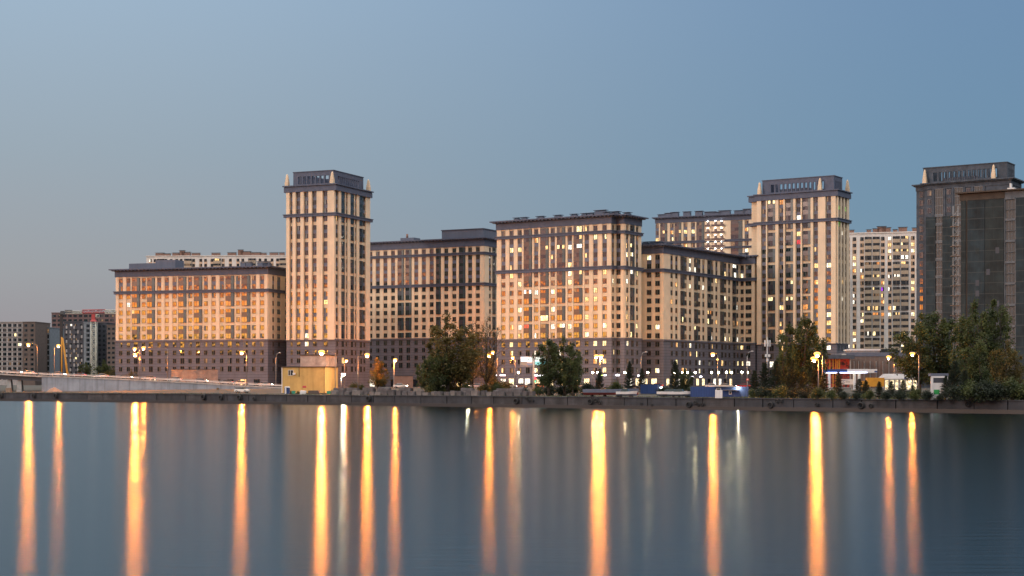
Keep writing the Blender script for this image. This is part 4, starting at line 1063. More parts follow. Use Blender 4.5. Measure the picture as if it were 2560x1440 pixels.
lamp(415, 875, 575, 403, 'small orange lamp on a dark post right of the double ramp lamp', S3, base=rb(403) + Vector((0, 10, 0)))
lamp(607, 881, 524, 617, 'orange street lamp near the lower end of the ramp', S1, base=rb(617))
lamp(804, 880, 455, 838, 'brightest orange lamp, right above the yellow shed', S0, r=.55)
lamp(918, 887, 441, 895, 'bright orange lamp over the glowing autumn tree', S1)
lamp(866, 901, 560, 861, 'small orange lamp just right of the shed roof', S3, r=.35)
lamp(988, 899, 560, 985, 'orange lamp on a slim white post right of the autumn tree', S2, r=.42, pm='polew')
lamp(1222, 886, 424, 1243, 'bright orange lamp among the bare trees', S1)
lamp(1282, 893, 520, 1288, 'small orange lamp left of the billboard', S3, r=.34)
lamp(1491, 890, 470, 1500, 'pair of bright orange lamps on one post before the lit block', S1, two=(1503, 890))
lamp(1782, 885, 505, 1794, 'orange street lamp before the shaded side of the block', S1)
lamp(2043, 885, 331, 2056, 'upper lamp of the close orange pair right of the poplar', S1n)
lamp(2035, 897, 328, 2046, 'lower lamp of the close orange pair right of the poplar', S3)
lamp(2222, 893, 440, 2236, 'orange street lamp over the lit kiosk', S3)
lamp(2281, 884, 334, 2297, 'orange lamp partly behind the two leafy trees', S4, r=.34)
lamp(2419, 876, 500, 2430, 'faint orange lamp seen through the huge dark trees', W2, r=.2)
lamp(1112, 886, 580, 1108, 'orange lamp glinting behind the tall middle willow', S2, r=.42)
lamp(1190, 896, 585, 1186, 'small lamp behind the bare tree, low', S3, r=.3)
lamp(1232, 880, 590, 1236, 'lamp at the corner between the set-back block and the lit block', S2, r=.4)
lamp(1730, 971, 352, 1727, 'low yellow lamp at the left end of the blue cabin', W3, r=.13, group='yard lamps')
lamp(1653, 968.5, 398, 1651, 'low white lamp on the blue container end', W1, r=.12, group='yard lamps')
lamp(858, 936, 448, 853, 'white work lamp at the right wall of the yellow shed', W1, r=.3, group='yard lamps')
lamp(1169, 940, 445, 1165, 'white work lamp behind the middle trees', W1, r=.3, group='yard lamps')
# unlit curved posts
for px, top, D, hx, lb in ((690, 882, 535, .9, 'unlit curved lamp post left of the slender tower'), (1603, 880, 470, 1.2, 'unlit curved lamp post between two young pines'), (1868, 878, 470, 1.2, 'unlit curved lamp post left of the telecom mast'), (1716 + 180, 0, 0, 0, None)):
    if not lb: continue
    p = PG(px, D); t = thing('street_lamp', lb, 'street lamp', tuple(p)); h = Zp(top, D) - p.z
    mb = MB(); mb.tube([(0, 0, -.2), (0, 0, h * .85), (hx * .3, 0, h * .97), (hx, 0, h)], [.14, .1, .08, .05], M['steel'], 8); mb.build('pole', t)
    mb = MB(); mb.ball((hx + .3, 0, h), (.45, .18, .12), M['whitep']); mb.build('lamp_head', t)
# promenade globes
def globe(px, py, D, label, i0=None):
    p = PG(px, D); h = Zp(py, D) - p.z; t = thing('globe_lamp', label, 'lamp', tuple(p), 0, 'globe lamps along the promenade')
    mb = MB(); mb.tube([(0, 0, -.1), (0, 0, h - .2)], [.09, .05], M['black'], 6); mb.build('pole', t)
    mb = MB(); mb.ball((0, 0, h), .26, W2, 8, 6); mb.build('globe', t)
    return t
GLB = place_labels([(px, px) for px in (1563, 1296, 1482, 1494, 1620, 1686, 1705, 1719, 1738, 1779, 1796, 1816, 1829, 1855, 1869, 1166)], 'small glowing globe lamp, %sbehind %s')
g0 = globe(1563, 931, 505, GLB[1563])
for px in (1296, 1482, 1494, 1620, 1686, 1705, 1719, 1738, 1779, 1796, 1816, 1829, 1855, 1869, 1166):
    c = copy_tree(g0); c['label'] = GLB[px]; x = Xp(px, 505 + (px % 7)); c.location = (x, 505 + px % 7, g(x, 505 + px % 7))

# ------------------------------------------------------------------ cars
GLC = glass('car_glass', (.01, .012, .015), 1.5, .05, 0)
HLM = emit('headlight', (1, .93, .75), 60); TLM = emit('tail_light', (1, .03, .02), 14)
def car(loc, rz, col, label, suv=False, lights=True, group=None):
    t = thing('parked_car' if not lights else 'car', label, 'car', tuple(loc), rz, group)
    paint = mat('car_paint', col, .3, .0, var=.02)
    k = 1.12 if suv else 1.0
    W = .86
    low = [(-2.15, .32), (2.15, .32), (2.2, .6), (2.1, .82), (1.25, .95 * k), (-1.9, 1.0 * k), (-2.18, .85)]
    up = [(1.25, .95 * k), (.5, 1.42 * k), (-1.1 if not suv else -1.7, 1.45 * k), (-1.9, 1.0 * k)]
    mb = MB(); vs = [(x, -W, z) for x, z in low] + [(x, W, z) for x, z in low]; n = len(low)
    mb.mesh(vs, [tuple(range(n)), tuple(range(2 * n - 1, n - 1, -1))] + [(i, i + n, (i + 1) % n + n, (i + 1) % n) for i in range(n)], paint)
    (x1, z1), (x2, z2) = up[1], up[2]; mb.box(x2, x1, -W * .82, W * .82, z1 - .02, z2 + .04, paint)
    mb.build('body', t)
    mb = MB(); Wt = W * .8; vs = []
    for s in (-1, 1):
        vs += [(up[0][0], s * W * .96, up[0][1] - .03), (up[1][0], s * Wt, up[1][1]), (up[2][0], s * Wt, up[2][1]), (up[3][0], s * W * .96, up[3][1] - .03)]
    mb.mesh(vs, [(0, 1, 2, 3), (7, 6, 5, 4), (0, 4, 5, 1), (1, 5, 6, 2), (2, 6, 7, 3)], GLC); mb.build('windows', t)
    for x in (-1.35, 1.4):
        for s in (-1, 1):
            mb = MB(); mb.tube([(x, s * .66, .33), (x, s * .9, .33)], .33 * k, M['rubber'], 14); w = mb.build('wheel', t)
            mb = MB(); mb.tube([(x, s * .901, .33), (x, s * .915, .33)], .19 * k, M['steel'], 10); mb.build('rim', w)
    for s in (-1, 1):
        mb = MB(); mb.ball((2.12, s * .62, .68), (.1, .18, .1), HLM if lights else M['steel'], 8, 5); mb.build('headlight', t)
        mb = MB(); mb.ball((-2.12, s * .66, .82), (.08, .13, .09), TLM if lights else M['crane_r'], 8, 5); mb.build('tail_light', t)
    return t
p = PG(605, 478); car(p + Vector((0, 0, .06)), R(-16), (.62, .62, .60), 'white hatchback parked at the quay road left of the shed', True, False)
for i, (px, yo, rz, c, lb) in enumerate([(60, 4, 178, (.5, .5, .5), 'silver car on the bridge near the left edge'), (190, 4, 177, (.3, .05, .04), 'red car on the ramp below the tower crane'), (300, 8, -4, (.05, .06, .08), 'dark car climbing the ramp by the double lamp'),
        (430, 4, 176, (.6, .6, .58), 'white car on the ramp before the long block'), (560, 4, 175, (.08, .08, .09), 'black car near the lower end of the ramp'), (655, 8, -6, (.4, .4, .42), 'grey car at the foot of the ramp'),
        (20, 8, -3, (.1, .1, .12), 'dark car at the left end of the bridge'), (130, 8, -3, (.5, .45, .4), 'beige car passing over the retaining wall end'), (245, 4, 176, (.6, .6, .6), 'white car on the ramp right of the crane mast'), (365, 4, 176, (.2, .2, .22), 'grey car just right of the double ramp lamp'), (490, 8, -5, (.3, .3, .35), 'bluish car before the pale hoarding'), (595, 4, 175, (.55, .5, .4), 'beige car by the lower ramp lamp')]):
    p = ramp_at(px); car(p + Vector((0, yo, .01)), R(rz), c, lb)
for px, rz, c, lb, li in [(1001, -8, (.55, .55, .55), 'white car on the street right of the glowing autumn tree', True), (1298, 172, (.10, .05, .045), 'dark red car in front of the lit shops', False), (1327, 172, (.04, .045, .05), 'dark car parked beside the billboard post', False),
        (1275, -8, (.3, .3, .3), 'grey car in front of the brightest shop', True), (1345, 172, (.4, .1, .05), 'reddish car between billboard and trees', True), (1455, -8, (.4, .4, .4), 'silver car before the lit block, right of the trees', True),
        (1640, 172, (.25, .02, .02), 'red car behind the blue container', True), (1780, -8, (.5, .5, .5), 'pale car behind the blue cabin roof', False), (1815, -8, (.45, .42, .36), 'beige car behind the blue cabin', False), (1858, 172, (.3, .03, .03), 'red car right of the blue cabin lamp', True),
        (1120, -8, (.3, .3, .3), 'grey car glimpsed between the middle willow trunks', True), (1190, 172, (.4, .3, .3), 'car with tail lights behind the bare trees', True)]:
    D = 508 if px < 1250 else 500; x = Xp(px, D); car(Vector((x, D, g(x, D) + .12)), R(rz), c, lb, False, li)

# ------------------------------------------------------------------ yellow shed and its yard
b = Bld('shed', 'tall yellow rendered shed with a pale upper storey by the quay', 'shed', (811, 450), 14, 2.3, None, 101)
xl = b.uF(705); dS = 11; zt = b.zF(811, 918)
b.slab('wall', [(xl, 0, 0, dS)], 0, zt, 0, 'shed')
b.part('roof', lambda mb: mb.box(xl - .25, .3, -.3, dS + .3, zt + .002, zt + .22, M['brownpar']))
b.part('upper_storey', lambda mb: mb.box(b.uF(751, 2), 1.2 if False else -.2, 2, dS - .5, zt + .222, zt + 3.3, M['shed2']))
b.part('parapet', lambda mb: mb.box(b.uF(751, 2) - .2, .0, 1.8, dS - .3, zt + 3.302, zt + 3.6, M['brownpar']))
def shw(mb):
    u = b.uF(727); z = b.zF(727, 932); b.wb(mb, 'F', 0, u - .8, u + .8, z - .8, z + .8, .002, .05, M['whitep']); b.wb(mb, 'F', 0, u - .7, u - .1, z - .7, z + .7, .052, .07, M['glass2']); b.wb(mb, 'F', 0, u + .05, u + .7, z - .7, z + .7, .052, .07, M['glass'])
b.part('window', shw)
b.part('air_conditioner', lambda mb: b.wb(mb, 'F', 0, b.uF(736) - .35, b.uF(736) + .35, b.zF(736, 934.5) - .28, b.zF(736, 934.5) + .28, .1, .5, M['whitep']))
b.part('drainpipe', lambda mb: mb.tube([(b.uF(748), -.1, b.zF(748, 942)), (b.uF(748), -.1, zt)], .07, M['wood'], 6))
b.part('corner_strip', lambda mb: (mb.box(-.06, .05, -.06, .05, 0, zt, M['wood']), mb.box(xl - .12, xl + .12, -.05, .15, 0, zt, M['whitep'])))
b.part('vent_opening', lambda mb: b.wb(mb, 'F', 0, b.uF(761) - .55, b.uF(761) + .55, b.zF(761, 967) - .3, b.zF(761, 967) + .3, .003, .04, M['crane_r']))
# portable toilet, bins, sacks, rubble
t = thing('portable_toilet', 'blue portable toilet with white door against the yellow shed', 'toilet', tuple(PG(718, 441)), R(-15))
mb = MB(); mb.box(-.6, .6, -.5, .5, 0, 1.85, M['blue']); mb.build('body', t); mb = MB(); mb.box(-.45, -.05, -.56, -.502, .08, 1.75, M['whitep']); mb.build('door', t); mb = MB(); mb.frustum(0, 0, 1.85, 2.1, .66, .4, M['whitep'], .56, .4); mb.build('roof', t)
def bin_(px, D, m, label):
    t = thing('waste_bin', label, 'bin', tuple(PG(px, D)), R(-10)); mb = MB(); mb.frustum(0, 0, .1, .85, .38, .46, M[m], .34, .42); mb.build('body', t); mb = MB(); mb.box(-.5, .5, -.45, .45, .852, .93, M[m]); mb.build('lid', t)
    for sx in (-.3, .3):
        mb = MB(); mb.tube([(sx - .04, -.3, .1), (sx + .04, -.3, .1)], .1, M['rubber'], 10); mb.build('wheel', t)
bin_(734, 439, 'teal', 'teal waste bin right of the portable toilet'); bin_(822, 432, 'teal', 'teal waste bin at the right corner of the shed')
def lump(px, D, w, d, h, m, name, label, cat, seed, group=None, rot=0):
    r = random.Random(seed); mb = MB(); vs = [(-w / 2, -d / 2, -.1), (w / 2, -d / 2, -.1), (w / 2, d / 2, -.1), (-w / 2, d / 2, -.1), (-w / 2, -d / 2, h), (w / 2, -d / 2, h), (w / 2, d / 2, h), (-w / 2, d / 2, h)]
    vs = [(x + r.uniform(-.1, .1) * w, y + r.uniform(-.1, .1) * d, z + r.uniform(-.1, .1) * h) for x, y, z in vs]
    me = bpy.data.meshes.new(name); bm = bmesh.new(); V = [bm.verts.new(v) for v in vs]
    for f in [(0, 3, 2, 1), (4, 5, 6, 7), (0, 1, 5, 4), (1, 2, 6, 5), (2, 3, 7, 6), (3, 0, 4, 7)]: bm.faces.new([V[i] for i in f])
    bmesh.ops.bevel(bm, geom=list(bm.edges), offset=min(w, h) * .09, segments=2, affect='EDGES'); bm.to_mesh(me); bm.free(); me.materials.append(M[m])
    p = PG(px, D); o = link(name, me, None, tuple(p), rot); return tag(o, label, cat, group)
lump(758, 437, 1.5, 1.2, 1.0, 'whitep', 'bulk_bag', 'white bulk bag before the yellow shed', 'bag', 31)
lump(785, 436, 2.8, 1.5, 1.0, 'brownc', 'tarpaulin_heap', 'brown covered heap before the yellow shed', 'heap', 32)
br2 = random.Random(12)
CB = []
px = 838
while px < 1335:
    D = QY(Xp(px, 420)) + 9 + br2.uniform(-.6, 1.2) if False else Q(px, 6.5 + br2.uniform(-.8, 1.2)).y
    w = br2.uniform(1.1, 2.2)
    o_ = lump(px, D, w, 1.2, br2.uniform(.8, 1.35), 'blockc2' if br2.random() < .35 else 'blockc', 'concrete_block', 'rough grey concrete block in the row along the quay', 'concrete block', int(px), 'concrete blocks in a row along the quay', R(br2.uniform(-38, -28)))
    CB.append((o_, px)); px += w * F / D * .95 + 1
_l = place_labels([(i, p_) for i, (_, p_) in enumerate(CB)], 'rough concrete block in the quay row, %snear %s')
for i, (o_, _) in enumerate(CB): o_['label'] = _l[i]
for i, (px, off) in enumerate([(850, 9), (884, 9.5), (922, 9.5), (960, 9), (1260, 9), (1290, 9), (1015, 8.5), (1170, 9)]):
    lump(px, Q(px, off).y, 4.2, 1.0, 1.9, 'blockc', 'concrete_slab', 'longer concrete slab standing behind the block row', 'concrete slab', 900 + i, 'longer concrete slabs behind the block row', R(-38))
# sand heap by the wall
def heap(px, D, w, h, m, name, label):
    mb = MB(); r = random.Random(4); n = 14; vs = [(0, 0, h)]; 
    for q, (f, z) in enumerate(((.4, .62), (.75, .25), (1, -.1))):
        for i in range(n): a = 6.283 * i / n; k = f * w / 2 * r.uniform(.9, 1.1); vs.append((k * math.cos(a), k * .6 * math.sin(a), h * z))
    fs = [(0, 1 + i, 1 + (i + 1) % n) for i in range(n)] + [(1 + q * n + i, 1 + (q + 1) * n + i, 1 + (q + 1) * n + (i + 1) % n, 1 + q * n + (i + 1) % n) for q in range(2) for i in range(n)]
    mb.mesh(vs, fs, M[m], True); tag(mb.build(name, None, tuple(PG(px, D))), label, 'heap')
heap(136, 531, 5.6, 1.6, 'sand', 'sand_heap', 'reddish sand heap against the ramp wall')
lump(22, 505, 1.6, 1.4, 1.5, 'sand', 'concrete_block', 'pale block at the left end of the quay under the bridge', 'concrete block', 77)

# ------------------------------------------------------------------ tyres hung on the quay as fenders
def tyre(px, y, r_, label, flat=False, group='tyre fenders on the quay wall'):
    n, k = 20, 8; R0 = r_ * .72; r1 = r_ * .28; mb = MB(); vs = []; fs = []
    for i in range(n):
        a = 6.283 * i / n
        for j in range(k):
            b_ = 6.283 * j / k; q = R0 + r1 * math.cos(b_); vs.append((q * math.cos(a), r1 * 1.25 * math.sin(b_), q * math.sin(a)))
    for i in range(n):
        for j in range(k): fs.append((i * k + j, i * k + (j + 1) % k, ((i + 1) % n) * k + (j + 1) % k, ((i + 1) % n) * k + j))
    mb.mesh(vs, fs, M['rubber'], True); p = Q(px, -.55 - r1 * 1.2); z = Zp(y, p.y)
    tag(mb.build('tyre', None, (p.x, p.y, z), ang), label, 'tyre', group)
TY = [(84, 990, .85), (139, 990, .95), (508, 993, .95), (552, 994, .85), (598, 994, .9), (635, 997, .6), (2, 990, .9), (921, 997, .85), (1290, 1003, .82), (1316, 996.5, .42), (1322, 1001.5, .45), (1331, 1001.5, .42),
      (1476, 1004, .8), (1490, 1001, .62), (1499, 1007, .5), (1603, 1010, .32), (1630, 1013, .32), (1722, 1012, .8), (1738, 1007, .5), (1746, 1012, .5), (1756, 1012, .5), (1926, 1013, .78), (1942, 1003, .45), (1952, 1003, .42),
      (2042, 1012, .5), (2119, 1007, .5), (2152, 1014, .82), (2177, 1015, .55), (2419, 1011, .58)]
TLB = {}
for big in (True, False): TLB.update(place_labels([(t, t[0]) for t in TY if (t[2] >= .75) == big], ('large' if big else 'small') + ' black tyre on the quay wall, %sbelow %s'))
for (px, y, r_) in TY:
    tyre(px, y, r_ * .9, TLB[(px, y, r_)], group='large tyre fenders' if r_ >= .75 else 'small tyre fenders')

# ------------------------------------------------------------------ boats, containers, cabin
t = thing('boat', 'long grey-blue boat hull with red underside laid up on the quay yard', 'boat', tuple(PG(1528, 355)), ang + R(18))
def hull(mb, L, B, z0, z1, zr_, m1, m2):
    n = 14; rings = []
    for i in range(n + 1):
        t_ = i / n; x = -L / 2 + L * t_; b0 = B / 2 * (1 - max(0, (t_ - .6) / .4) ** 2) * (.85 + .15 * min(1, t_ * 5)); sh = .35 * max(0, t_ - .5)
        rings.append([(x + .5 * max(0, t_ - .6), s * b0, z1 + sh) for s in (-1, 1)] + [(x, s * b0 * .93, zr_ + sh * .5) for s in (-1, 1)] + [(x, s * b0 * .5, z0) for s in (-1, 1)])
    for a, b_ in zip(rings[:-1], rings[1:]):
        mb.poly([a[0], b_[0], b_[2], a[2]], m1, True); mb.poly([a[3], b_[3], b_[1], a[1]], m1, True)
        mb.poly([a[2], b_[2], b_[4], a[4]], m2, True); mb.poly([a[5], b_[5], b_[3], a[3]], m2, True); mb.poly([a[4], b_[4], b_[5], a[5]], m2); mb.poly([a[0], a[1], b_[1], b_[0]], m1)
    a = rings[0]; mb.poly([a[0], a[2], a[4], a[5], a[3], a[1]], m1)
M['hullb'] = mat('grey_blue_hull', (.10, .13, .19), .5, var=.15); M['hullr'] = mat('red_underside', (.22, .05, .05), .7, var=.2)
mb = MB(); hull(mb, 12.5, 3.0, .5, 1.75, 1.0, M['hullb'], M['hullr']); mb.build('hull', t)
for x in (-4.5, -1.5, 1.5, 4.5):
    mb = MB(); mb.frustum(x, 0, -.1, .5, .25, .12, M['wood'], 1.0, .7); mb.build('trestle', t)
for i, (px, D, L, lb) in enumerate([(1680, 350, 6.5, 'white motor boat under the dark pine'), (1702, 345, 5.5, 'small white boat right of the pine over the yard'), (1567, 350, 4.5, 'white dinghy near the grey-blue hull bow')]):
    t = thing('boat', lb, 'boat', tuple(PG(px, D)), ang + R(20)); mb = MB(); hull(mb, L, 1.9, .35, 1.25, .7, M['whitep'], M['hullb']); mb.build('hull', t)
    mb = MB(); mb.frustum(-.4, 0, 1.2, 1.8, L * .2, L * .14, M['glass3'], .7, .55); mb.build('windscreen', t)
    for x in (-L * .3, L * .25):
        mb = MB(); mb.frustum(x, 0, -.05, .36, .2, .1, M['wood'], .7, .5); mb.build('trestle', t)
b = Bld('shipping_container', 'blue corrugated container behind the white boats', 'container', (1651, 395), 6, 2.5, None, 102)
xl = b.uF(1601); zt = 2.3
b.part('body', lambda mb: mb.box(xl, 0, 0, 2.4, 0, zt, M['blue'])); b.part('roof', lambda mb: mb.box(xl - .05, .05, -.05, 2.45, zt + .002, zt + .1, M['dgrey']))
b.part('door', lambda mb: mb.box(-1.0, -.1, -.05, -.002, .1, zt - .1, M['blue'])); b.part('locking_bar', lambda mb: mb.tube([(-.55, -.1, .1), (-.55, -.1, zt - .1)], .03, M['steel'], 5))
b = Bld('site_cabin', 'long blue site cabin with white window frames and a lamp, on the quay yard', 'cabin', (1870, 340), 12, 2.2, None, 103)
xl = b.uF(1726); zt = b.zF(1790, 967)
b.part('body', lambda mb: mb.box(xl, 0, 0, 3.2, 0, zt, M['blue']))
b.part('roof', lambda mb: mb.box(b.uF(1786), b.uF(1843), -.7, 3.3, zt + .002, zt + .14, M['steel']))
def cw(px, py, w, h):
    def fn(mb):
        u = b.uF(px); z = b.zF(px, py); b.wb(mb, 'F', 0, u - w / 2, u + w / 2, z - h / 2, z + h / 2, .002, .05, M['whitep']); b.wb(mb, 'F', 0, u - w / 2 + .1, u + w / 2 - .1, z - h / 2 + .1, z + h / 2 - .1, .052, .06, M['glass'])
    b.part('window', fn)
cw(1796.5, 973, 1.0, .5); cw(1825.5, 982, .55, .75)
b.part('door', lambda mb: b.wb(mb, 'F', 0, b.uF(1812) - .35, b.uF(1812) + .35, .1, 1.9, .002, .06, M['blue']))
b.part('awning', lambda mb: b.wb(mb, 'F', 0, b.uF(1808), b.uF(1848), b.zF(1828, 975.5), b.zF(1828, 975.5) + .06, .002, .8, M['steel']))
b.part('lamp', lambda mb: mb.ball((b.uF(1845.5), -.5, b.zF(1845, 969.5)), .13, W3, 8, 6))
t = thing('board_stack', 'white slatted boards leaning on the blue cabin', 'boards', tuple(PG(1797, 333)), R(-12))
for i in range(5):
    mb = MB(); mb.box(-.75 + .3 * i, -.48 + .3 * i, -.1 + .03 * i, .0 + .03 * i, 0, 1.75 - .05 * (i % 3), M['whitep'], Matrix.Rotation(R(-6), 4, 'X')); mb.build('board', t)
# site fence behind the hull
t = thing('mesh_fence', 'dark mesh fence behind the grey-blue hull', 'fence', tuple(PG(1500, 400))); p0 = Vector(t.location)
mb = MB()
for i in range(46): mb.box(-8 + .35 * i, -7.97 + .35 * i, -.02, .02, 0, 1.8, M['black'])
for z in (.1, .9, 1.75): mb.box(-8, 8, -.03, .03, z, z + .05, M['black'])
mb.build('mesh_panel', t)
for i in range(6):
    mb = MB(); mb.box(-8.04 + 3.2 * i, -7.94 + 3.2 * i, .03, .12, 0, 1.95, M['black']); mb.build('post', t)

# ------------------------------------------------------------------ billboard, telecom mast, road sign
t = thing('billboard', 'double lit billboard on a tall pale post before the lit block', 'billboard', tuple(PG(1334, 490)))
p0 = Vector(t.location); h = Zp(891, 490) - p0.z; sc_ = 490 / F
mb = MB(); mb.tube([(0, 0, -.2), (0, 0, h)], .3, M['polew'], 12); mb.build('post', t)
BS = emit('board_sky', (.62, .80, .95), 1.7); BB = emit('board_brown', (.42, .28, .20), .7); BR = emit('board_red', (.75, .30, .22), .9); BD = emit('board_blue', (.12, .25, .42), .7); BT = emit('board_teal', (.15, .62, .60), 1.2); BP = emit('board_pale', (.85, .95, .88), 1.4)
def board(x0, x1, z0, z1, rot, cells):
    mb = MB(); Mx = Matrix.Rotation(rot, 4, 'Z'); mb.box(x0, x1, -.2, .2, z0, z1, M['steel'], Mx)
    for (a, b_, c, d, m) in cells: mb.box(x0 + .12 + (x1 - x0 - .24) * a, x0 + .12 + (x1 - x0 - .24) * b_, -.24, -.205, z0 + .12 + (z1 - z0 - .24) * c, z0 + .12 + (z1 - z0 - .24) * d, m, Mx)
    mb.box(x0 - .1, x1 + .1, -.9, -.2, z0 - .3, z0 - .15, M['steel'], Mx); mb.build('poster_panel', t)
zb = h - 2.75
board(-4.1, -.35, zb, h - .05, R(8), [(0, .55, .42, 1, BS), (0, .55, 0, .42, BB), (.552, 1, .34, 1, BP), (.552, 1, .2, .338, BR), (.552, 1, 0, .198, BD)])
board(.35, 3.9, zb, h - .05, R(-12), [(0, 1, .45, 1, BP), (0, 1, 0, .448, BT)])
t = thing('telecom_mast', 'slim grey telecom mast with pale panel antennas before the broad tower', 'mast', tuple(PG(1918, 430)))
h = Zp(842, 430) - t.location.z
mb = MB(); mb.tube([(0, 0, 0), (0, 0, h)], [.22, .1], M['steel'], 8); mb.build('pole', t)
for (x, y, z, w, hh) in ((-.6, 0, -2.6, .35, 1.7), (0.1, -.5, -2.6, .35, 1.7), (.75, 0, -2.6, .35, 1.7), (-.4, -.3, -5.4, .5, .7), (.45, -.3, -5.4, .6, .7), (0, -.35, -6.6, .5, .7)):
    mb = MB(); mb.box(x - w / 2, x + w / 2, y - .12, y + .12, h + z, h + z + hh, M['whitep']); mb.box(min(x, 0), max(x, 0) + .05, min(y, 0) + .13, .05, h + z + hh * .4, h + z + hh * .5, M['steel']); mb.build('antenna', t)
t = thing('road_sign', 'round red-rimmed road sign by the unlit post', 'road sign', tuple(PG(1869, 460)))
mb = MB(); mb.tube([(0, 0, 0), (0, 0, 2.9)], .04, M['steel'], 6); mb.build('post', t)
mb = MB(); mb.tube([(0, -.05, 2.6), (0, -.09, 2.6)], .42, mat('sign_red_paint', (.6, .08, .06), .4, var=0), 20); mb.tube([(0, -.092, 2.6), (0, -.1, 2.6)], .26, mat('sign_pale_paint', (.6, .35, .3), .4, var=0), 20); mb.build('sign_plate', t)

# ------------------------------------------------------------------ crane and drilling rig
def lattice(mb, p0, p1, w, step, m, r=.06, tri=False):
    p0, p1 = Vector(p0), Vector(p1); d = (p1 - p0); L = d.length; d.normalize()
    a = d.cross(Vector((0, 1, 0))); a = a.normalized() if a.length > .1 else Vector((1, 0, 0)); c = d.cross(a).normalized()
    cs = [a * w / 2 + c * w / 2, -a * w / 2 + c * w / 2, -a * w / 2 - c * w / 2, a * w / 2 - c * w / 2]
    for k in cs: mb.tube([p0 + k, p1 + k], r * 1.5, m, 4)
    n = int(L / step)
    for i in range(n):
        q0 = p0 + d * (L * i / n); q1 = p0 + d * (L * (i + 1) / n)
        for j in range(4):
            mb.tube([q0 + cs[j], q0 + cs[(j + 1) % 4]], r, m, 4, False); mb.tube([q0 + cs[j], q1 + cs[(j + 1) % 4]] if (i + j) % 2 else [q0 + cs[(j + 1) % 4], q1 + cs[j]], r, m, 4, False)
D = 700; zb = 3.4; x0 = Xp(234.5, D)
t = thing('tower_crane', 'tower crane with white lattice mast and red jib root before the far blocks', 'crane', (x0, D, zb))
def cz(y): return Zp(y, D) - zb
mb = MB(); lattice(mb, (0, 0, 0), (0, 0, cz(804)), 2.1, 1.7, M['crane_w'], .11); mb.build('mast', t)
mb = MB(); mb.frustum(0, 0, cz(804), cz(799), 1.3, .9, M['crane_r']); mb.box(-.8, .8, -.8, .8, cz(799), cz(785), M['crane_r']); mb.build('slewing_ring', t)
mb = MB(); mb.box(1.0, 2.4, -.8, .8, cz(793), cz(786), M['crane_w']); mb.box(1.4, 2.41, -.82, -.3, cz(792), cz(788), M['glass3']); mb.build('cab', t)
mb = MB(); lattice(mb, (-4.8, 0, cz(779)), (5.0, 0, cz(778)), 1.4, 1.6, M['crane_r'], .1); mb.build('jib_root', t)
mb = MB(); lattice(mb, (5.0, 0, cz(779.5)), (22, 0, cz(780)), 1.4, 1.6, M['crane_w'], .11); mb.build('jib', t)
mb = MB(); lattice(mb, (-12.6, 0, cz(781)), (-4.8, 0, cz(781)), 1.1, 1.6, M['crane_w'], .09); mb.box(-12.6, -9.5, -.6, .6, cz(784), cz(775), M['dgrey']); mb.build('counter_jib', t)
D = 640; x0 = Xp(155, D)
t = thing('drilling_rig', 'black drilling rig mast with orange back strut, left of the tower crane', 'drilling rig', (x0, D, 3.4))
h = Zp(780, D) - 3.4
mb = MB(); mb.box(-.75, .35, -.5, .5, 0, h - 1, M['black']); mb.frustum(.2, 0, h - 1, h + .4, 1.0, .6, M['black']); mb.box(-1.6, 1.2, -.3, .3, h - 2.2, h - 1.6, M['black']); mb.build('mast', t)
mb = MB(); mb.tube([(.4, -.6, h - 10.5), (2.2, -.4, 6), (3.8, 0, .8)], [.35, .45, .75], M['yellowp'], 6); mb.tube([(.1, -.7, 0), (.1, -.7, h - 10)], .3, M['yellowp'], 6); mb.build('boom', t)
mb = MB(); mb.box(1.5, 5.5, -1.4, 1.4, .9, 2.6, M['yellowp']); mb.box(.8, 5.8, -1.6, 1.6, 0, .9, M['black']); mb.build('carriage', t)

# ------------------------------------------------------------------ hoarding and huts on the street
for (a, b_, y0, D, m, lb) in ((428, 545, 924, 548, 'blockc2', 'pale hoarding wall on the ramp before the long block'), (985, 1031, 940, 535, 'brickvent', 'low brick hut right of the slim white lamp post')):
    p = PG(b_, D); x0 = Xp(a, D); h = Zp(y0, D) - p.z; t = thing('hoarding' if a < 900 else 'brick_hut', lb, 'wall' if a < 900 else 'hut', tuple(p))
    mb = MB(); mb.box(x0 - p.x, 0, 0, .3 if a < 900 else 3, 0, h, M[m]); mb.build('wall', t)
    mb = MB(); mb.box(x0 - p.x - .15, .15, -.15, .45 if a < 900 else 3.15, h + .002, h + .15, M['dgrey']); mb.build('coping' if a < 900 else 'roof', t)

# ------------------------------------------------------------------ filling station and shops on the right
D = 418
t = thing('station_canopy', 'blue and white filling station canopy with a glowing light strip', 'canopy', tuple(PG(2060, D))); p0 = Vector(t.location)
def lx(px): return Xp(px, D) - p0.x
def lz(py): return Zp(py, D) - p0.z
mb = MB(); mb.box(lx(2060), lx(2118), 0, 9, lz(931), lz(923), M['blue']); mb.box(lx(2118) + .002, lx(2170), 0, 9, lz(931), lz(922.5), M['whitep']); mb.box(lx(2170) + .002, lx(2193), .0, 9, lz(932), lz(922.8), M['whitep']); mb.box(lx(2186), lx(2193.2), -.02, -.003, lz(931), lz(927), M['blue']); mb.build('fascia', t)
mb = MB(); mb.box(lx(2061), lx(2168), -.15, -.02, lz(932), lz(930.6), emit('strip_light', (.45, .55, 1), 8)); mb.build('light_strip', t)
mb = MB(); mb.box(lx(2062), lx(2166), .3, 8.6, lz(933), lz(932.3), emit('soffit_light', (1, .95, .85), 2.2)); mb.build('soffit', t)
for px in (2074.5, 2144, 2156):
    for y in ((.8, 7.5) if px < 2100 else (4,)):
        mb = MB(); mb.box(lx(px) - .3, lx(px) + .3, y - .25, y + .25, 0, lz(933), M['whitep']); mb.build('column', t)
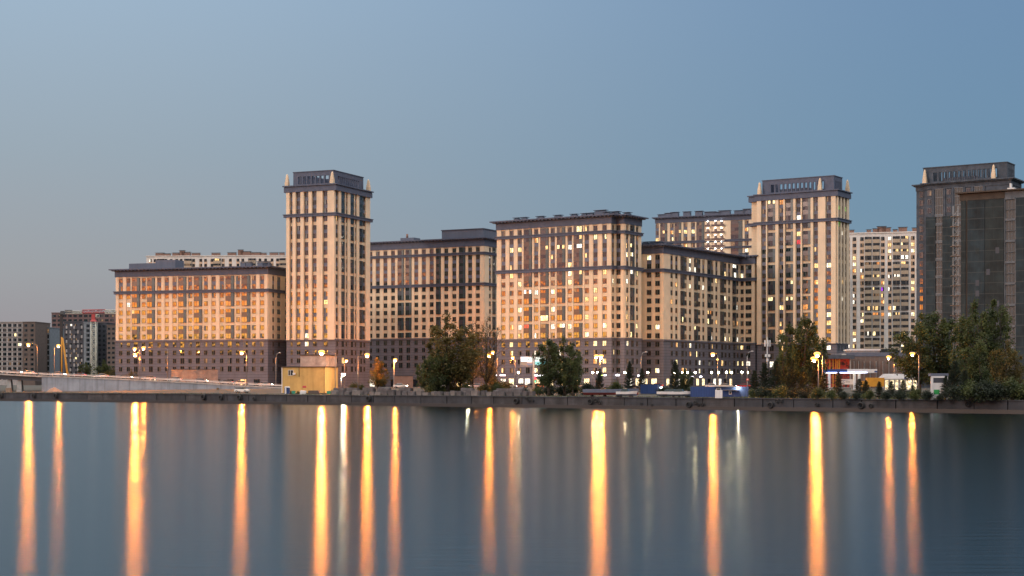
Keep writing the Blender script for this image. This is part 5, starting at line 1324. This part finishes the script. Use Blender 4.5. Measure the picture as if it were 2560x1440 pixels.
# petrol pump and banner
t = thing('price_board', 'pale banner sign with a blue emblem and grey lettering under the canopy', 'sign', tuple(PG(2118, 400)))
k = 400 / F; zc = Zp(954.5, 400) - t.location.z
mb = MB(); mb.box(-1.45, 1.45, -.1, .1, zc - .65, zc + .65, emit('banner_face', (.85, .62, .5), .55)); mb.build('panel', t)
def txt(s_, size, loc, m, parent, name='lettering'):
    c = bpy.data.curves.new(name, 'FONT'); c.body = s_; c.size = size; c.extrude = .01; c.align_x = 'CENTER'; c.align_y = 'CENTER'
    o = bpy.data.objects.new(name, c); dg = bpy.context.evaluated_depsgraph_get(); scene.collection.objects.link(o); dg.update()
    me = bpy.data.meshes.new_from_object(o.evaluated_get(bpy.context.evaluated_depsgraph_get())); bpy.data.objects.remove(o)
    me.materials.clear(); me.materials.append(m); q = link(name, me, parent, loc); q.rotation_euler = (R(90), 0, 0); return q
mb = MB()
pts = [(-.62, .3), (-.95, .36), (-1.15, .2), (-1.0, .02), (-.75, -.1), (-.7, -.3), (-.95, -.42), (-1.2, -.32)]
mb.tube([(x, -.13, zc + z) for x, z in pts], .07, M['blue'], 5); mb.tube([(-.95, -.13, zc + .38), (.2, -.13, zc + .40)], .04, M['blue'], 5); mb.build('emblem', t)
for i in range(6):
    mb = MB(); x = -.4 + .19 * i; mb.box(x, x + .05, -.13, -.101, zc - .25, zc + .18, M['dgrey']); mb.box(x, x + .13, -.128, -.1, zc + (.1 if i % 2 else -.04), zc + (.16 if i % 2 else .02), M['dgrey']); mb.build('letter', t)
for x in (-1.2, 1.2):
    mb = MB(); mb.box(x - .06, x + .06, .102, .2, 0, zc + .5, M['steel']); mb.build('post', t)
# red-lit glass hall with a slab roof
b = Bld('glass_pavilion', 'low glass pavilion glowing red inside, under a grey slab roof', 'building', (2128, 505), 2, 3.3, None, 111)
xl = b.uF(2064); zt = b.zF(2100, 897)
b.slab('floor_slab', [(xl, 0, 0, 12)], 0, .4, 0, 'concrete_l'); b.slab('roof', [(xl, .5, 0, 12)], zt, zt + 1.2, .5, 'concrete')
RD = lit('red_interior', (1, .06, .02), .16, .95); b.part('back_wall', lambda mb: mb.box(xl + .3, 0, 3, 3.3, .4, zt, RD))
for px in (2064, 2075, 2083, 2090, 2095, 2099, 2126):
    b.part('column', lambda mb: mb.box(b.uF(px) - .12, b.uF(px) + .12, .1, .35, .4, zt, M['yellowp'] if px not in (2126,) else M['concrete_l']))
b.part('glazing', lambda mb: [mb.box(xl, 0, .36, .4, z, z + .12, M['frame_dark']) for z in (1.6, 3.2, 4.8)])
b = Bld('retail_hall', 'brown ribbed retail hall with a white rooftop box', 'building', (2268, 520), 2, 3.3, None, 112)
xl = b.uF(2114); zt = b.zF(2200, 891)
M['ribbed'] = coursed('ribbed_cladding', (.15, .105, .09), (.26, .24, .22), 60, .01, 1.5, .12, stain=.2)
b.slab('wall', [(xl, 0, 0, 20)], 0, zt, 0, 'ribbed'); b.part('parapet', lambda mb: mb.box(xl - .1, .1, -.15, 20.1, zt + .002, zt + 1.3, M['roofgrey']))
b.part('rooftop_box', lambda mb: mb.box(b.uF(2131), b.uF(2206), 4, 14, zt + 1.302, b.zF(2200, 876), M['offwhite'])); b.part('box_roof', lambda mb: mb.box(b.uF(2131) - .4, b.uF(2206) + .4, 3.6, 14.4, b.zF(2200, 876) + .002, b.zF(2200, 872), M['whitep']))
b.part('rooftop_box', lambda mb: mb.box(b.uF(2207), b.uF(2248), 2, 12, zt + 1.302, b.zF(2230, 872), M['net'])); b.part('corner_column', lambda mb: mb.tube([(xl - .6, -.6, 0), (xl - .6, -.6, zt + .8)], .7, M['concrete_l'], 14))
for px in (2121, 2135, 2146, 2160, 2175, 2190, 2207, 2222, 2240, 2255): b.part('rib', lambda mb: b.wb(mb, 'F', 0, b.uF(px) - .08, b.uF(px) + .08, 0, zt - 1.5, .002, .3, M['steel']))
# kiosk
b = Bld('kiosk', 'small pale kiosk with bright windows and a sloping roof behind the pines', 'kiosk', (2294, 400), 3, 2.9, None, 113)
xl = b.uF(2208); zt = b.zF(2250, 945)
KL = lit('kiosk_light', (1, .78, .45), 1.5, .6)
b.part('wall', lambda mb: mb.box(xl, 0, 0, 5, 0, zt, M['offwhite']))
def kroof(mb):
    z = b.zF(2250, 934.5); vs = [(xl - .4, -.5, zt), (.4, -.5, zt), (.4, 5.3, zt), (xl - .4, 5.3, zt), (xl + .7, 1.2, z), (-.2, 1.2, z), (-.2, 4, z), (xl + .7, 4, z)]
    mb.mesh(vs, [(0, 3, 2, 1), (4, 5, 6, 7), (0, 1, 5, 4), (1, 2, 6, 5), (2, 3, 7, 6), (3, 0, 4, 7)], M['offwhite'])
b.part('roof', kroof)
b.part('fascia', lambda mb: mb.box(xl - .42, .42, -.56, -.502, zt - .35, zt + .05, M['whitep']))
for px, w in ((2217, .9), (2230, 1.1), (2242, .8), (2257, 1.2), (2272, 1.5), (2287, .9)):
    def kw(mb):
        u = b.uF(px); b.wb(mb, 'F', 0, u - w / 2, u + w / 2, .5, zt - .45, .002, .05, M['whitep']); b.wb(mb, 'F', 0, u - w / 2 + .07, u + w / 2 - .07, .57, zt - .52, .052, .06, KL)
    b.part('window', kw)
b.part('number_plate', lambda mb: (b.wb(mb, 'F', 0, b.uF(2261.5) - .2, b.uF(2261.5) + .2, zt - .3, zt + .2, .58, .62, M['blue'])))
# orange truck body behind the pines
t = thing('truck', 'orange box truck half hidden behind small pines', 'truck', tuple(PG(2190, 395)))
mb = MB(); mb.box(-2.1, 2.1, 0, 2.2, .9, 3.1, M['yellowp']); mb.build('cargo_box', t); mb = MB(); mb.box(-3.4, -2.15, .1, 2.1, .7, 2.3, M['yellowp']); mb.box(-3.42, -3.0, .3, 1.9, 1.5, 2.1, M['glass']); mb.build('cab', t)
for x in (-2.9, 1.2):
    for y in (.1, 1.9):
        mb = MB(); mb.tube([(x, y, .45), (x, y + .25, .45)], .45, M['rubber'], 14); mb.build('wheel', t)
# white frame with a green panel on the quay edge
t = thing('bus_shelter', 'white framed shelter with a green and white panel at the quay edge', 'shelter', tuple(PG(2330, 303)))
h = Zp(940, 303) - t.location.z
mb = MB(); mb.box(-.22, .22, -.1, .2, 0, h, M['whitep']); mb.build('post', t); mb = MB(); mb.box(2.6, 3.0, -.1, .2, 0, h, M['whitep']); mb.build('post', t)
mb = MB(); mb.box(-.3, 3.1, -.15, 1.6, h + .002, h + .5, M['roofgrey']); mb.box(-.22, 3.0, -.12, .2, h - .35, h - .002, M['whitep']); mb.build('roof', t)
mb = MB(); mb.box(.25, 2.55, .0, .08, h - 1.3, h - .4, M['dgrey']); mb.box(.25, 2.55, .0, .08, .3, h - 1.302, M['whitep']); mb.box(.35, 1.4, -.03, -.002, 1.0, 1.9, mat('green_panel', (.03, .3, .08), .5, var=.2)); mb.build('back_panel', t)
